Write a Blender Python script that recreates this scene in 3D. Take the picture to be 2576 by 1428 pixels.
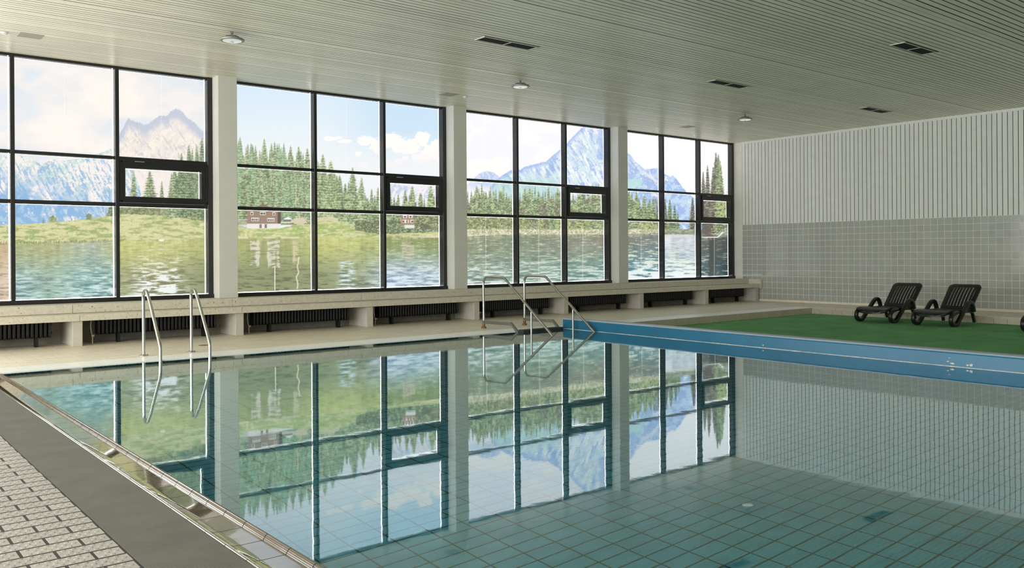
import bpy, math, random
import numpy as np
from mathutils import Vector, Matrix


# ---------------------------------------------------------------- light and exposure settings
EXPOSURE = 0.40            # view exposure
FILM_LIGHT = 0.84          # daylight glowing through the printed film
GAP_LIGHT = 10.0           # bare daylight through the clear margins of the panes
SIDE_FILL = 6.8          # fill light from clear windows added out of view at the left
WATER_GLOSS = 3.6; WATER_BUMP = .030; WATER_TINT = (.52, .90, .99)

# ================================================================ camera, world, exposure
for o in list(bpy.data.objects): bpy.data.objects.remove(o, do_unlink=True)
scene = bpy.context.scene
COL = scene.collection
EYE = 1.26                                   # eye height over the deck (deck top = z 0)
F_PX, HORIZON, THETA, ROLL = 2161.21, -75.22, math.radians(50.7218), math.radians(-0.36378)
FWD = Vector((math.cos(THETA), math.sin(THETA), 0)); RGT = Vector((math.sin(THETA), -math.cos(THETA), 0)); UPV = Vector((0, 0, 1))
cam = bpy.data.cameras.new('camera'); cam_o = bpy.data.objects.new('camera', cam); COL.objects.link(cam_o)
cr = RGT * math.cos(ROLL) + UPV * math.sin(ROLL); cb = -FWD; cu = cb.cross(cr)
M = Matrix((cr, cu, cb)).transposed().to_4x4(); M.translation = Vector((0, 0, EYE)); cam_o.matrix_world = M
cam.sensor_fit = 'HORIZONTAL'; cam.sensor_width = 36.0; cam.lens = F_PX * 36.0 / 2576
cam.shift_y = HORIZON * math.cos(ROLL) / 2576; cam.shift_x = -HORIZON * math.sin(ROLL) / 2576
cam.clip_start = 0.05; cam.clip_end = 200
scene.camera = cam_o
scene.view_settings.view_transform = 'Standard'; scene.view_settings.look = 'None'
scene.view_settings.exposure = EXPOSURE; scene.view_settings.gamma = 1.0; scene.view_settings.use_curve_mapping = False
world = bpy.data.worlds.new('daylight'); scene.world = world; world.use_nodes = True
bgn = world.node_tree.nodes['Background']; bgn.inputs[0].default_value = (.82, .90, 1.0, 1); bgn.inputs[1].default_value = 1.0
scene.cycles.max_bounces = 14; scene.cycles.diffuse_bounces = 6; scene.cycles.glossy_bounces = 6; scene.cycles.transmission_bounces = 8
scene.cycles.sample_clamp_indirect = 6.0
random.seed(4); RS = np.random.RandomState(4)

# ================================================================ room measures (metres)
X_END, X_LEFT, Y_NEAR = 19.19, -7.0, -4.0
Y_PIL, Y_FRAME, Y_GLASS = 13.80, 14.05, 14.195
CEIL = 4.19
POOL_X0, POOL_Y1, POOL_Y0 = 1.60, 10.77, -1.5
KERB_X = 17.56; WATER_Z = -0.006; DEPTH = 1.15; CARPET_Z = -0.13
BH_X, BH_SLOPE = 9.90, 0.0272                # front face of the blue bulkhead at y = 10.77, and its slight skew
def bh_x(y): return BH_X + (y - POOL_Y1) * BH_SLOPE

# ================================================================ helpers
class MB:
    def __init__(s): s.v = []; s.f = []
    def add(s, vs, fs):
        n = len(s.v); s.v += [tuple(v) for v in vs]; s.f += [tuple(i + n for i in f) for f in fs]; return s
    def box(s, x0, x1, y0, y1, z0, z1):
        return s.add([(x0,y0,z0),(x1,y0,z0),(x1,y1,z0),(x0,y1,z0),(x0,y0,z1),(x1,y0,z1),(x1,y1,z1),(x0,y1,z1)],
                     [(0,3,2,1),(4,5,6,7),(0,1,5,4),(1,2,6,5),(2,3,7,6),(3,0,4,7)])
    def prism(s, poly, axis, a, b):           # extrude a closed 2D outline along an axis ('x','y','z') from a to b
        n = len(poly)
        def P(p, t): return {'x': (t, p[0], p[1]), 'y': (p[0], t, p[1]), 'z': (p[0], p[1], t)}[axis]
        vs = [P(p, a) for p in poly] + [P(p, b) for p in poly]
        fs = [tuple(range(n))[::-1], tuple(range(n, 2*n))] + [(i, (i+1) % n, n + (i+1) % n, n + i) for i in range(n)]
        return s.add(vs, fs)
    def tube(s, path, r, n=12, cap=True):
        P = [Vector(p) for p in path]; rings = []
        t0 = (P[1] - P[0]).normalized(); ref = Vector((0, 0, 1)) if abs(t0.z) < .9 else Vector((1, 0, 0))
        u = t0.cross(ref).normalized()
        base = len(s.v)
        for i, p in enumerate(P):
            t = (P[min(i+1, len(P)-1)] - P[max(i-1, 0)]).normalized()
            u = (u - t * u.dot(t)).normalized(); w = t.cross(u)
            k = 1.0
            if 0 < i < len(P)-1:
                c = max(.35, (P[i]-P[i-1]).normalized().dot(t)); k = 1.0 / c
            rr = r[i] if isinstance(r, (list, tuple)) else r
            for j in range(n):
                a = 2*math.pi*j/n; s.v.append(tuple(p + u*(rr*math.cos(a)) + w*(rr*math.sin(a))))
        for i in range(len(P)-1):
            for j in range(n):
                a = base+i*n+j; b = base+i*n+(j+1) % n; s.f.append((a, b, b+n, a+n))
        if cap: s.f.append(tuple(base+j for j in range(n))[::-1]); s.f.append(tuple(base+(len(P)-1)*n+j for j in range(n)))
        return s
    def lathe(s, prof, cx=0, cy=0, n=32):     # prof: [(r,z)]
        base = len(s.v)
        for (r, z) in prof:
            for j in range(n):
                a = 2*math.pi*j/n; s.v.append((cx + r*math.cos(a), cy + r*math.sin(a), z))
        for i in range(len(prof)-1):
            for j in range(n):
                a = base+i*n+j; b = base+i*n+(j+1) % n; s.f.append((a, b, b+n, a+n))
        s.f.append(tuple(base+j for j in range(n))[::-1]); s.f.append(tuple(base+(len(prof)-1)*n+j for j in range(n)))
        return s
    def mesh(s, name, mat=None, smooth=False, bevel=0, seg=2):
        m = bpy.data.meshes.new(name); m.from_pydata(s.v, [], s.f)
        if bevel or True:
            import bmesh
            bm = bmesh.new(); bm.from_mesh(m)
            bmesh.ops.recalc_face_normals(bm, faces=bm.faces)
            if bevel:
                ed = [e for e in bm.edges if len(e.link_faces) == 2 and e.calc_face_angle(0) > .6]
                bmesh.ops.bevel(bm, geom=ed, offset=bevel, segments=seg, affect='EDGES', profile=.5)
            bm.to_mesh(m); bm.free()
        if smooth:
            for p in m.polygons: p.use_smooth = True
            try: m.set_sharp_from_angle(angle=math.radians(40))
            except Exception: pass
        if mat: m.materials.append(mat)
        return m
    def build(s, name, mat, parent=None, **k): return link(name, s.mesh(name, mat, **k), parent)
def link(name, mesh, parent=None, loc=None):
    o = bpy.data.objects.new(name, mesh); COL.objects.link(o)
    if parent is not None: o.parent = parent
    if loc is not None: o.location = loc
    return o
def tag(o, label=None, cat=None, group=None, kind=None):
    if label: o['label'] = label
    if cat: o['category'] = cat
    if group: o['group'] = group
    if kind: o['kind'] = kind
    return o
def empty(name, loc=(0, 0, 0), rz=0.0):
    o = bpy.data.objects.new(name, None); COL.objects.link(o); o.location = loc; o.rotation_euler = (0, 0, rz)
    o.empty_display_size = .1; return o
def copy_tree(o, parent=None):
    c = o.copy(); COL.objects.link(c); c.parent = parent
    for k in ('label', 'group'):
        if parent is None and k in c.keys(): del c[k]
    for ch in list(o.children): copy_tree(ch, c)
    return c
def arc(cx, cy, r, a0, a1, n): return [(cx + r*math.cos(math.radians(a0+(a1-a0)*i/n)), cy + r*math.sin(math.radians(a0+(a1-a0)*i/n))) for i in range(n+1)]

# ================================================================ materials
def mat(name, base, rough=.5, metal=0.0, spec=.5, noise=None, noise_amt=.12, bump=None, obj_var=0.0, coat=0.0, speck=None):
    m = bpy.data.materials.new(name); m.use_nodes = True; nt = m.node_tree; N = nt.nodes; L = nt.links
    b = N['Principled BSDF']; b.inputs['Roughness'].default_value = rough; b.inputs['Metallic'].default_value = metal
    b.inputs['Specular IOR Level'].default_value = spec; b.inputs['Coat Weight'].default_value = coat
    b.inputs['Base Color'].default_value = (*base, 1)
    src = None
    tc = N.new('ShaderNodeTexCoord'); 
    def rgb(c): n = N.new('ShaderNodeRGB'); n.outputs[0].default_value = (*c, 1); return n.outputs[0]
    cur = rgb(base)
    def mix(a, bb, fac, mode='MIX'):
        n = N.new('ShaderNodeMix'); n.data_type = 'RGBA'; n.blend_type = mode
        if isinstance(fac, float): n.inputs[0].default_value = fac
        else: L.new(fac, n.inputs[0])
        L.new(a, n.inputs[6]); L.new(bb, n.inputs[7]); return n.outputs[2]
    if noise:
        ns = N.new('ShaderNodeTexNoise'); ns.inputs['Scale'].default_value = noise; ns.inputs['Detail'].default_value = 5
        g = N.new('ShaderNodeNewGeometry'); L.new(g.outputs['Position'], ns.inputs['Vector'])
        mr = N.new('ShaderNodeMapRange'); mr.inputs['From Min'].default_value = .3; mr.inputs['From Max'].default_value = .7
        mr.inputs['To Min'].default_value = 1 - noise_amt; mr.inputs['To Max'].default_value = 1 + noise_amt; L.new(ns.outputs['Fac'], mr.inputs['Value'])
        c = N.new('ShaderNodeCombineColor'); [L.new(mr.outputs[0], c.inputs[i]) for i in range(3)]
        cur = mix(cur, c.outputs[0], 1.0, 'MULTIPLY')
    if speck:                                  # dark pores: (scale, threshold, colour)
        g = N.new('ShaderNodeNewGeometry'); ns = N.new('ShaderNodeTexNoise'); ns.inputs['Scale'].default_value = speck[0]; ns.inputs['Detail'].default_value = 2
        L.new(g.outputs['Position'], ns.inputs['Vector'])
        mr = N.new('ShaderNodeMapRange'); mr.inputs['From Min'].default_value = speck[1]; mr.inputs['From Max'].default_value = speck[1] + .05; L.new(ns.outputs['Fac'], mr.inputs['Value'])
        cur = mix(cur, rgb(speck[2]), mr.outputs[0])
    if obj_var:
        oi = N.new('ShaderNodeObjectInfo'); mr = N.new('ShaderNodeMapRange'); mr.inputs['To Min'].default_value = 1 - obj_var; mr.inputs['To Max'].default_value = 1 + obj_var
        L.new(oi.outputs['Random'], mr.inputs['Value']); c = N.new('ShaderNodeCombineColor'); [L.new(mr.outputs[0], c.inputs[i]) for i in range(3)]
        cur = mix(cur, c.outputs[0], 1.0, 'MULTIPLY')
    L.new(cur, b.inputs['Base Color'])
    if bump:
        ns = N.new('ShaderNodeTexNoise'); ns.inputs['Scale'].default_value = bump[0]; ns.inputs['Detail'].default_value = 3
        g = N.new('ShaderNodeNewGeometry'); L.new(g.outputs['Position'], ns.inputs['Vector'])
        bp = N.new('ShaderNodeBump'); bp.inputs['Strength'].default_value = bump[1]; bp.inputs['Distance'].default_value = bump[2]
        L.new(ns.outputs['Fac'], bp.inputs['Height']); L.new(bp.outputs['Normal'], b.inputs['Normal'])
    return m
def emit(name, c, s):
    m = bpy.data.materials.new(name); m.use_nodes = True; b = m.node_tree.nodes['Principled BSDF']
    b.inputs['Base Color'].default_value = (.02, .02, .02, 1); b.inputs['Emission Color'].default_value = (*c, 1); b.inputs['Emission Strength'].default_value = s
    b.inputs['Roughness'].default_value = .3; return m
def brick_mat(name, base, grout, w, h, gap, rough, rot=False, bumpd=.0015, var=.06):
    m = mat(name, base, rough); nt = m.node_tree; N = nt.nodes; L = nt.links; b = N['Principled BSDF']
    g = N.new('ShaderNodeNewGeometry'); br = N.new('ShaderNodeTexBrick'); L.new(g.outputs['Position'], br.inputs['Vector'])
    br.inputs['Scale'].default_value = 1.0; br.inputs['Brick Width'].default_value = w; br.inputs['Row Height'].default_value = h; br.inputs['Mortar Size'].default_value = gap
    br.inputs['Mortar Smooth'].default_value = .3; br.inputs['Bias'].default_value = 0.0
    br.inputs['Color1'].default_value = (*[c*(1-var) for c in base], 1); br.inputs['Color2'].default_value = (*[min(1, c*(1+var)) for c in base], 1); br.inputs['Mortar'].default_value = (*grout, 1)
    L.new(br.outputs['Color'], b.inputs['Base Color'])
    bp = N.new('ShaderNodeBump'); bp.invert = True; bp.inputs['Strength'].default_value = .6; bp.inputs['Distance'].default_value = bumpd; L.new(br.outputs['Fac'], bp.inputs['Height']); L.new(bp.outputs['Normal'], b.inputs['Normal'])
    return m
MT = dict(
    frame=mat('black_frame_paint', (.014, .014, .015), .27, bump=(180, .15, .001)),
    pillar=mat('pillar_paint', (.68, .68, .63), .7, noise=3, noise_amt=.03),
    plaster=mat('plaster', (.84, .83, .77), .8, noise=4, noise_amt=.04, bump=(40, .3, .002)),
    plank=mat('cream_plank', (.85, .82, .665), .36, noise=1.4, noise_amt=.05, obj_var=.07),
    board=mat('white_board', (.83, .85, .83), .55, noise=6, noise_amt=.03, obj_var=.035),
    dark_gap=mat('dark_backing', (.018, .018, .014), .9),
    wall_tile=mat('grey_wall_tile', (.46, .475, .45), .10, spec=.5, obj_var=.05, noise=18, noise_amt=.05, bump=(9, .10, .004)),
    grout=mat('pale_grout', (.82, .83, .77), .9),
    deck_tile=mat('nubbed_deck_tile', (.435, .412, .388), .55, obj_var=.06, noise=30, noise_amt=.07),
    deck_grout=mat('dark_grout', (.045, .04, .036), .9),
    deck=brick_mat('beige_deck', (.80, .73, .60), (.66, .58, .46), .24, .116, .006, .45),
    deck_grey=brick_mat('grey_deck', (.44, .425, .395), (.09, .08, .07), .24, .1115, .006, .55),
    rib=mat('grey_rubber_rib', (.185, .185, .165), .42, noise=5, noise_amt=.10),
    rib_base=mat('rubber_base', (.035, .035, .032), .8),
    grating=mat('sheen_white_grating', (.90, .90, .88), .28),  # white stands for the glancing window reflection
    lip=mat('brown_glazed_rim', (.085, .066, .042), .12, spec=.4, obj_var=.10, noise=25, noise_amt=.12, bump=(30, .12, .002)),
    gutter=mat('olive_wet_tile', (.14, .115, .072), .06, coat=1.0, spec=.6, obj_var=.12, noise=12, noise_amt=.15, bump=(9, .16, .004)),
    stone=mat('pale_terrazzo', (.66, .62, .52), .6, noise=22, noise_amt=.08, speck=(46, .66, (.16, .14, .11)), bump=(60, .2, .002)),
    leg=mat('bench_leg_concrete', (.60, .575, .50), .75, noise=8, noise_amt=.06),
    radiator=mat('black_radiator', (.005, .005, .005), .5),  # black deepened to stand for shade under the bench
    recess_wall=mat('shaded_recess_wall', (.26, .25, .22), .85, noise=9, noise_amt=.12),  # wall darkened in colour to stand for shade under the bench
    steel=mat('stainless_steel', (.54, .535, .515), .20, metal=1.0, noise=14, noise_amt=.05),
    steel_flat=mat('brushed_steel', (.44, .43, .41), .38, metal=1.0),
    rust=mat('rusty_flange', (.26, .15, .07), .7, metal=.3, noise=60, noise_amt=.4),
    blue=mat('blue_gelcoat', (.008, .135, .250), .40, noise=2, noise_amt=.08),
    blue_lit=mat('lit_blue_top', (.40, .48, .60), .35, noise=3, noise_amt=.06),  # paler blue painted for the light falling on the beam top
    limescale=mat('limescale_line', (.62, .56, .50), .8, noise=20, noise_amt=.25),
    chip=mat('bare_laminate', (.62, .60, .58), .8, noise=60, noise_amt=.3),
    carpet=mat('green_carpet', (.165, .400, .175), .95, spec=.1, noise=2.2, noise_amt=.16, bump=(420, .8, .004)),
    lounger=mat('black_plastic', (.010, .0105, .0105), .40, bump=(300, .08, .0006)),
    kerb=mat('beige_kerb_tile', (.55, .49, .39), .5, obj_var=.06, noise=20, noise_amt=.06),
    base=mat('beige_base_tile', (.84, .76, .64), .5, noise=7, noise_amt=.06),
    pool_tile=mat('pool_floor_tile', (.42, .72, .82), .5, obj_var=.035, noise=5, noise_amt=.10),
    pool_grout=mat('pool_grout', (.06, .062, .025), .9),
    lamp_body=mat('lamp_grey', (.30, .30, .28), .4, metal=.3),
    lamp_glass=emit('lamp_diffuser', (.95, 1.0, .92), .45),
    lamp_chip=mat('lamp_chip', (.30, .33, .30), .4),
    hook=mat('black_hook', (.015, .015, .015), .4),
    vent_frame=mat('vent_frame', (.62, .62, .54), .5),
    vent=mat('vent_grille', (.035, .038, .033), .6),
    panel=mat('access_panel', (.40, .38, .31), .6),
    brass=mat('pale_pipe', (.50, .47, .40), .4, metal=.5),
    daylight=emit('added_window_fill', (.99, .985, .965), SIDE_FILL),  # glow of the windows added out of view
    outside=emit('daylight_through_clear_glass', (1.0, .985, .96), GAP_LIGHT),
)
# printed film: its colour is a vertex colour attribute written by the panorama below
m = bpy.data.materials.new('printed_window_film'); m.use_nodes = True; nt = m.node_tree; bs = nt.nodes['Principled BSDF']
at = nt.nodes.new('ShaderNodeAttribute'); at.attribute_name = 'print'
bs.inputs['Base Color'].default_value = (.03, .03, .03, 1); bs.inputs['Roughness'].default_value = .25; bs.inputs['Specular IOR Level'].default_value = .3
nt.links.new(at.outputs['Color'], bs.inputs['Emission Color']); bs.inputs['Emission Strength'].default_value = FILM_LIGHT
MT['film'] = m
# pool water: clear refracting surface with a mirror sheen and faint ripples
m = bpy.data.materials.new('pool_water'); m.use_nodes = True; nt = m.node_tree; N = nt.nodes; L = nt.links
N.remove(N['Principled BSDF']); out = N['Material Output']
g = N.new('ShaderNodeNewGeometry')
def wn(scale, sx, sy, det):
    mp = N.new('ShaderNodeMapping'); mp.inputs['Scale'].default_value = (sx, sy, 1); L.new(g.outputs['Position'], mp.inputs['Vector'])
    n = N.new('ShaderNodeTexNoise'); n.inputs['Scale'].default_value = scale; n.inputs['Detail'].default_value = det; L.new(mp.outputs[0], n.inputs['Vector']); return n.outputs['Fac']
ad = N.new('ShaderNodeMath'); ad.operation = 'MULTIPLY_ADD'; L.new(wn(5.5, 1, 1, 2), ad.inputs[0]); ad.inputs[1].default_value = .35; L.new(wn(1.1, 1, 1.3, 1), ad.inputs[2])
bp = N.new('ShaderNodeBump'); bp.inputs['Strength'].default_value = WATER_BUMP; bp.inputs['Distance'].default_value = .02; L.new(ad.outputs[0], bp.inputs['Height'])
rf = N.new('ShaderNodeBsdfRefraction'); rf.inputs['IOR'].default_value = 1.333; rf.inputs['Roughness'].default_value = 0; rf.inputs['Color'].default_value = (*WATER_TINT, 1)
gl = N.new('ShaderNodeBsdfGlossy'); gl.inputs['Roughness'].default_value = .025; gl.inputs['Color'].default_value = (.88, .98, 1, 1)
fr = N.new('ShaderNodeFresnel'); fr.inputs['IOR'].default_value = 1.333
nu = N.new('ShaderNodeMath'); nu.operation = 'MULTIPLY'; L.new(fr.outputs[0], nu.inputs[0]); nu.inputs[1].default_value = WATER_GLOSS
de = N.new('ShaderNodeMath'); de.operation = 'MULTIPLY_ADD'; L.new(fr.outputs[0], de.inputs[0]); de.inputs[1].default_value = WATER_GLOSS - 1; de.inputs[2].default_value = 1.0
mu = N.new('ShaderNodeMath'); mu.operation = 'DIVIDE'; mu.use_clamp = True; L.new(nu.outputs[0], mu.inputs[0]); L.new(de.outputs[0], mu.inputs[1])
mx = N.new('ShaderNodeMixShader'); L.new(mu.outputs[0], mx.inputs[0]); L.new(rf.outputs[0], mx.inputs[1]); L.new(gl.outputs[0], mx.inputs[2])
for nd in (rf, gl, fr): L.new(bp.outputs['Normal'], nd.inputs['Normal'])
L.new(mx.outputs[0], out.inputs['Surface']); MT['water'] = m

# ================================================================ floor: decks around the pool
floor = tag(empty('floor'), 'tiled pool deck running around the swimming pool', 'floor', kind='structure')
def slab(x0, x1, y0, y1, m, z=0.0, t=.2): return MB().box(x0, x1, y0, y1, z - t, z).build('deck_slab', m, floor)
slab(X_LEFT, X_END, 11.27, 14.35, MT['deck'])                        # under the windows
slab(KERB_X + .02, X_END, Y_NEAR, 11.27, MT['deck'])                 # in front of the end wall
slab(X_LEFT, .06, Y_NEAR, 11.27, MT['deck_grey']); slab(.06, 1.04, Y_NEAR, 3.20, MT['deck_grey']); slab(.06, 1.04, 8.35, 11.27, MT['deck_grey'])
slab(.06, 1.04, 3.20, 8.35, MT['deck_grout'], -.0007)
slab(1.04, KERB_X + .02, Y_NEAR, POOL_Y0, MT['deck_grey'])
# nubbed 24 x 11.5 cm tiles beside the camera
def nub_tile(w, h, name):
    mb = MB(); t = .007; b = .0035
    mb.add([(0,0,-t),(w,0,-t),(w,h,-t),(0,h,-t),(b,b,0),(w-b,b,0),(w-b,h-b,0),(b,h-b,0)], [(4,5,6,7),(0,1,5,4),(1,2,6,5),(2,3,7,6),(3,0,4,7)])
    nx = max(2, int(round(w / .039)))
    for j in range(3):
        for i in range(nx):
            cx = (i + (.30 if j % 2 else .70)) * w / nx; cy = (j + .5) * h / 3
            if cx < .012 or cx > w - .012: continue
            ring = [(cx + .0125*math.cos(a), cy + .0095*math.sin(a), -.0002) for a in [k*math.pi/3 for k in range(6)]]
            top = [(cx + .0085*math.cos(a), cy + .0052*math.sin(a) + .0025, .0026) for a in [k*math.pi/3 for k in range(6)]]
            mb.add(ring + top, [tuple(range(6, 12))] + [(k, (k+1) % 6, 6+(k+1) % 6, 6+k) for k in range(6)])
    return mb.mesh(name, MT['deck_tile'])
PXT, PYT, J = .24, .1115, .0075
JR = .0095
full = nub_tile(PXT - J, PYT - JR, 'deck_tile'); cut = {}
for r in range(46):
    y = 3.205 + r * PYT; jx = (.804 if r % 2 else .924) - 4 * PXT
    xs = [jx + k * PXT for k in range(6)]
    for a in xs:
        b = a + PXT; lo, hi = max(a, .062), min(b, 1.04)
        if hi - lo < .03: continue
        if abs((hi - lo) - PXT) < .006: me, lo2 = full, lo
        else:
            k = round(hi - lo, 3)
            if k not in cut: cut[k] = nub_tile(k - J, PYT - JR, 'deck_tile')
            me, lo2 = cut[k], lo
        link('deck_tile', me, floor, (lo2 + J/2, y + J/2, 0))
# floor drain in the far deck and small deck marks
tag(MB().lathe([(.07, .001), (.07, .004), (.06, .005)], 4.3, 12.15, 20).build('floor_drain', MT['rust']), 'small rusty floor drain set in the beige deck near the ladder', 'drain')

# ribbed rubber mat along the left edge of the pool
matt = tag(empty('ribbed_mat', (1.04, 3.0, 0)), 'dark grey ribbed rubber mat along the pool edge beside the nubbed tiles', 'mat')
MB().box(0, .352, -7 , 7.77, -.02, -.004).build('mat_base', MT['rib_base'], matt)
mb = MB()
for i in range(690):
    y = .02 + i * .0112; mb.add([(.004,y,-.005),(.348,y,-.005),(.348,y+.0018,.0005),(.004,y+.0018,.0005),(.348,y+.0062,.0005),(.004,y+.0062,.0005),(.348,y+.008,-.005),(.004,y+.008,-.005)], [(0,1,2,3),(3,2,4,5),(5,4,6,7),(1,6,4,2),(0,3,5,7)])
tag(mb.build('rib', MT['rib'], matt), kind='stuff')
# brown glazed rim: gutter tiles and lip tiles
rim = tag(empty('overflow_gutter', (0, 3.0, 0)), 'wet brown glazed overflow gutter with rounded lip tiles beside the ribbed mat', 'gutter')
MB().box(1.392, 1.60, -4.5, 7.77, -.3, -.045).build('rim_bed', MT['deck_grout'], rim)
gp = [(1.392, -.045), (1.392, -.004), (1.396, .001), (1.404, .001), (1.410, -.004), (1.424, -.012), (1.470, -.016), (1.568, -.016), (1.568, -.045)]
lp = [(1.569, -.045), (1.569, -.016), (1.571, -.010), (1.5735, -.0095), (1.575, -.004), (1.578, -.003), (1.580, .002), (1.583, .003), (1.586, .0065), (1.591, .007), (1.598, .005), (1.604, -.002), (1.608, -.016), (1.609, -.12), (1.60, -.12), (1.59, -.045)]
gm = MB().prism(gp, 'y', 0, .234).mesh('gutter_tile', MT['gutter'], smooth=True); lm = MB().prism(lp, 'y', 0, .234).mesh('lip_tile', MT['lip'], smooth=True)
for i in range(-4, 32):
    link('gutter_tile', gm, rim, (0, i * .24 - .02, 0)); link('lip_tile', lm, rim, (0, i * .24 - .02, 0))
MB().box(1.56, 1.600, -4.5, 7.77, -.045, -.018).build('rim_joint', MT['deck_grout'], rim)
# overflow grating along the window side, whitened to stand for window sheen
gr = tag(empty('overflow_grating', (0, POOL_Y1, 0)), 'slatted overflow grating along the window side of the pool, whitened for window sheen', 'grating')
MB().box(POOL_X0 - .20, KERB_X, .03, .50, -.05, -.014).build('grating_bed', MT['panel'], gr)
mb = MB()
for i in range(int((KERB_X - POOL_X0 + .2) / .024)):
    x = POOL_X0 - .20 + i * .024; mb.box(x, x + .0185, .005, .50, -.014, .001)
tag(mb.build('grating_slat', MT['grating'], gr), kind='stuff')
MB().box(POOL_X0 - .20, KERB_X, 0, .03, -.05, .002).build('grating_edge', MT['grating'], gr)

# ================================================================ pool basin
basin = tag(empty('pool_basin'), 'tiled swimming pool basin under the clear water', 'pool', kind='structure')
xe = 9.6
MB().box(POOL_X0 - .1, 10.1, POOL_Y0 - .1, POOL_Y1 + .1, -DEPTH - .2, -DEPTH - .002).build('basin_bed', MT['pool_grout'], basin)
MB().box(POOL_X0 - .1, 10.1, POOL_Y1 + .006, POOL_Y1 + .1, -DEPTH, -.052).build('basin_wall', MT['pool_grout'], basin)
MB().box(POOL_X0 - .2, POOL_X0 - .006, POOL_Y0 - .1, POOL_Y1 + .1, -DEPTH, -.12).build('basin_wall', MT['pool_tile'], basin)
MB().box(POOL_X0 - .2, 17.6, POOL_Y0 - .1, POOL_Y0, -DEPTH, 0).build('basin_wall', MT['pool_tile'], basin)
TX, TY, JJ = .2345, .118, .009
def ptile(w, h):
    t, b = .006, .002
    return MB().add([(0,0,-t),(w,0,-t),(w,h,-t),(0,h,-t),(b,b,0),(w-b,b,0),(w-b,h-b,0),(b,h-b,0)], [(4,5,6,7),(0,1,5,4),(1,2,6,5),(2,3,7,6),(3,0,4,7)])
pm = ptile(TX - JJ, TY - JJ).mesh('pool_tile', MT['pool_tile'])
near, rest = [], MB()
for i in range(0, 36):
    for j in range(-36, 68):
        x = 4.25 + (i - 11) * TX; y = 2.85 + j * TY
        if x < POOL_X0 or x > 9.8 or y > POOL_Y1 - .02 or y < POOL_Y0: continue
        d = (x - 0) * math.cos(THETA) + y * math.sin(THETA); lat = (x * math.sin(THETA) - y * math.cos(THETA)) / max(d, .1)
        if d > 0 and abs(lat) < .62 and d > 3.6: near.append((d, x, y))
        else: rest.add([(x+px, y+py, -DEPTH+pz) for px, py, pz in ptile(TX-JJ, TY-JJ).v], ptile(TX-JJ, TY-JJ).f)
near.sort()
for d, x, y in near[:300]: link('pool_tile', pm, basin, (x, y, -DEPTH))
pv = ptile(TX-JJ, TY-JJ)
for d, x, y in near[300:]: rest.add([(x+px, y+py, -DEPTH+pz) for px, py, pz in pv.v], pv.f)
tag(rest.build('pool_tile_field', MT['pool_tile'], basin), kind='stuff')
wt = MB()
for i in range(36):
    for k in range(9):
        x = POOL_X0 + .02 + i * TX; z = -.172 - k * TY
        wt.add([(x+px, POOL_Y1 - pz - .006, z+py) for px, py, pz in pv.v], pv.f)
tag(wt.build('wall_tile_field', MT['pool_tile'], basin), kind='stuff')
# water
wm = MB().add([(POOL_X0 + .004, POOL_Y0, WATER_Z), (bh_x(POOL_Y0) + .002, POOL_Y0, WATER_Z), (bh_x(POOL_Y1) + .002, POOL_Y1, WATER_Z), (POOL_X0 + .004, POOL_Y1, WATER_Z)], [(0, 1, 2, 3)])
tag(wm.build('pool_water', MT['water']), 'still clear blue-green pool water mirroring the printed windows', 'water', kind='stuff')
# ================================================================ blue bulkhead and the carpeted shallow part
bh = tag(empty('pool_bulkhead', (BH_X, POOL_Y1, 0), -math.atan(BH_SLOPE)), 'blue painted bulkhead beam crossing the pool beside the green carpet', 'bulkhead')
BL = -12.2
MB().box(0, .20, BL, -.004, -DEPTH, .150).build('beam', MT['blue'], bh, bevel=.018, seg=3, smooth=True)
MB().prism([(.004, .148), (.014, .160), (.04, .166), (.19, .166), (.20, .158), (.20, .148)], 'y', BL, -.006).build('cap', MT['blue_lit'], bh, smooth=True)
mb = MB(); ys = np.linspace(BL, -.01, 90); zz = RS.rand(90)
for a in range(89): mb.add([(-.0015, ys[a], WATER_Z - .001), (-.0015, ys[a+1], WATER_Z - .001), (-.0015, ys[a+1], WATER_Z + .0035 + .003*zz[a+1]), (-.0015, ys[a], WATER_Z + .0035 + .003*zz[a])], [(0, 1, 2, 3)])
mb.build('waterline', MT['limescale'], bh)
def chip(y, z, w, h, seed):
    r = np.random.RandomState(seed); n = 14; o = []
    for k in range(n):
        a = 2*math.pi*k/n; q = .55 + .6*r.rand(); o.append((y + w*q*math.cos(a), z + h*q*math.sin(a)))
    MB().prism(o, 'x', -.0025, .001).build('paint_chip', MT['chip'], bh)
for (y, z, w, h, sd) in ((-6.52, .028, .030, .012, 1), (-6.47, .045, .018, .007, 2), (-6.72, .026, .022, .016, 3), (-6.68, .022, .016, .010, 5), (-6.49, .085, .012, .004, 4), (-4.05, .030, .010, .012, 6)): chip(y, z, w, h, sd)
tag(MB().prism([(bh_x(POOL_Y0) + .206, POOL_Y0), (KERB_X - .002, POOL_Y0), (KERB_X - .002, POOL_Y1 - .022), (bh_x(POOL_Y1) + .206, POOL_Y1 - .022)], 'z', CARPET_Z - .05, CARPET_Z).build('green_carpet', MT['carpet']), 'green artificial turf carpet laid in the drained shallow part', 'carpet')
kerb = tag(empty('pool_kerb'), 'low shaded tile kerb between the overflow grating and the green carpet', 'kerb')
kerb2 = tag(empty('pool_kerb'), 'low beige tile kerb behind the loungers at the end wall', 'kerb')
kx = MB().box(0, .234, -.02, -.002, CARPET_Z - .05, -.001).mesh('kerb_tile', MT['kerb']); ky = MB().box(0, .02, 0, .234, CARPET_Z - .05, .0).mesh('kerb_tile', MT['kerb'])
for i in range(30):
    x = KERB_X - .24 * (i + 1)
    link('kerb_tile', kx, kerb, (x, POOL_Y1, 0))
for i in range(51):
    y = POOL_Y1 - .24 * (i + 1) - .02
    if y > POOL_Y0: link('kerb_tile', ky, kerb2, (KERB_X, y, 0))
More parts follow.
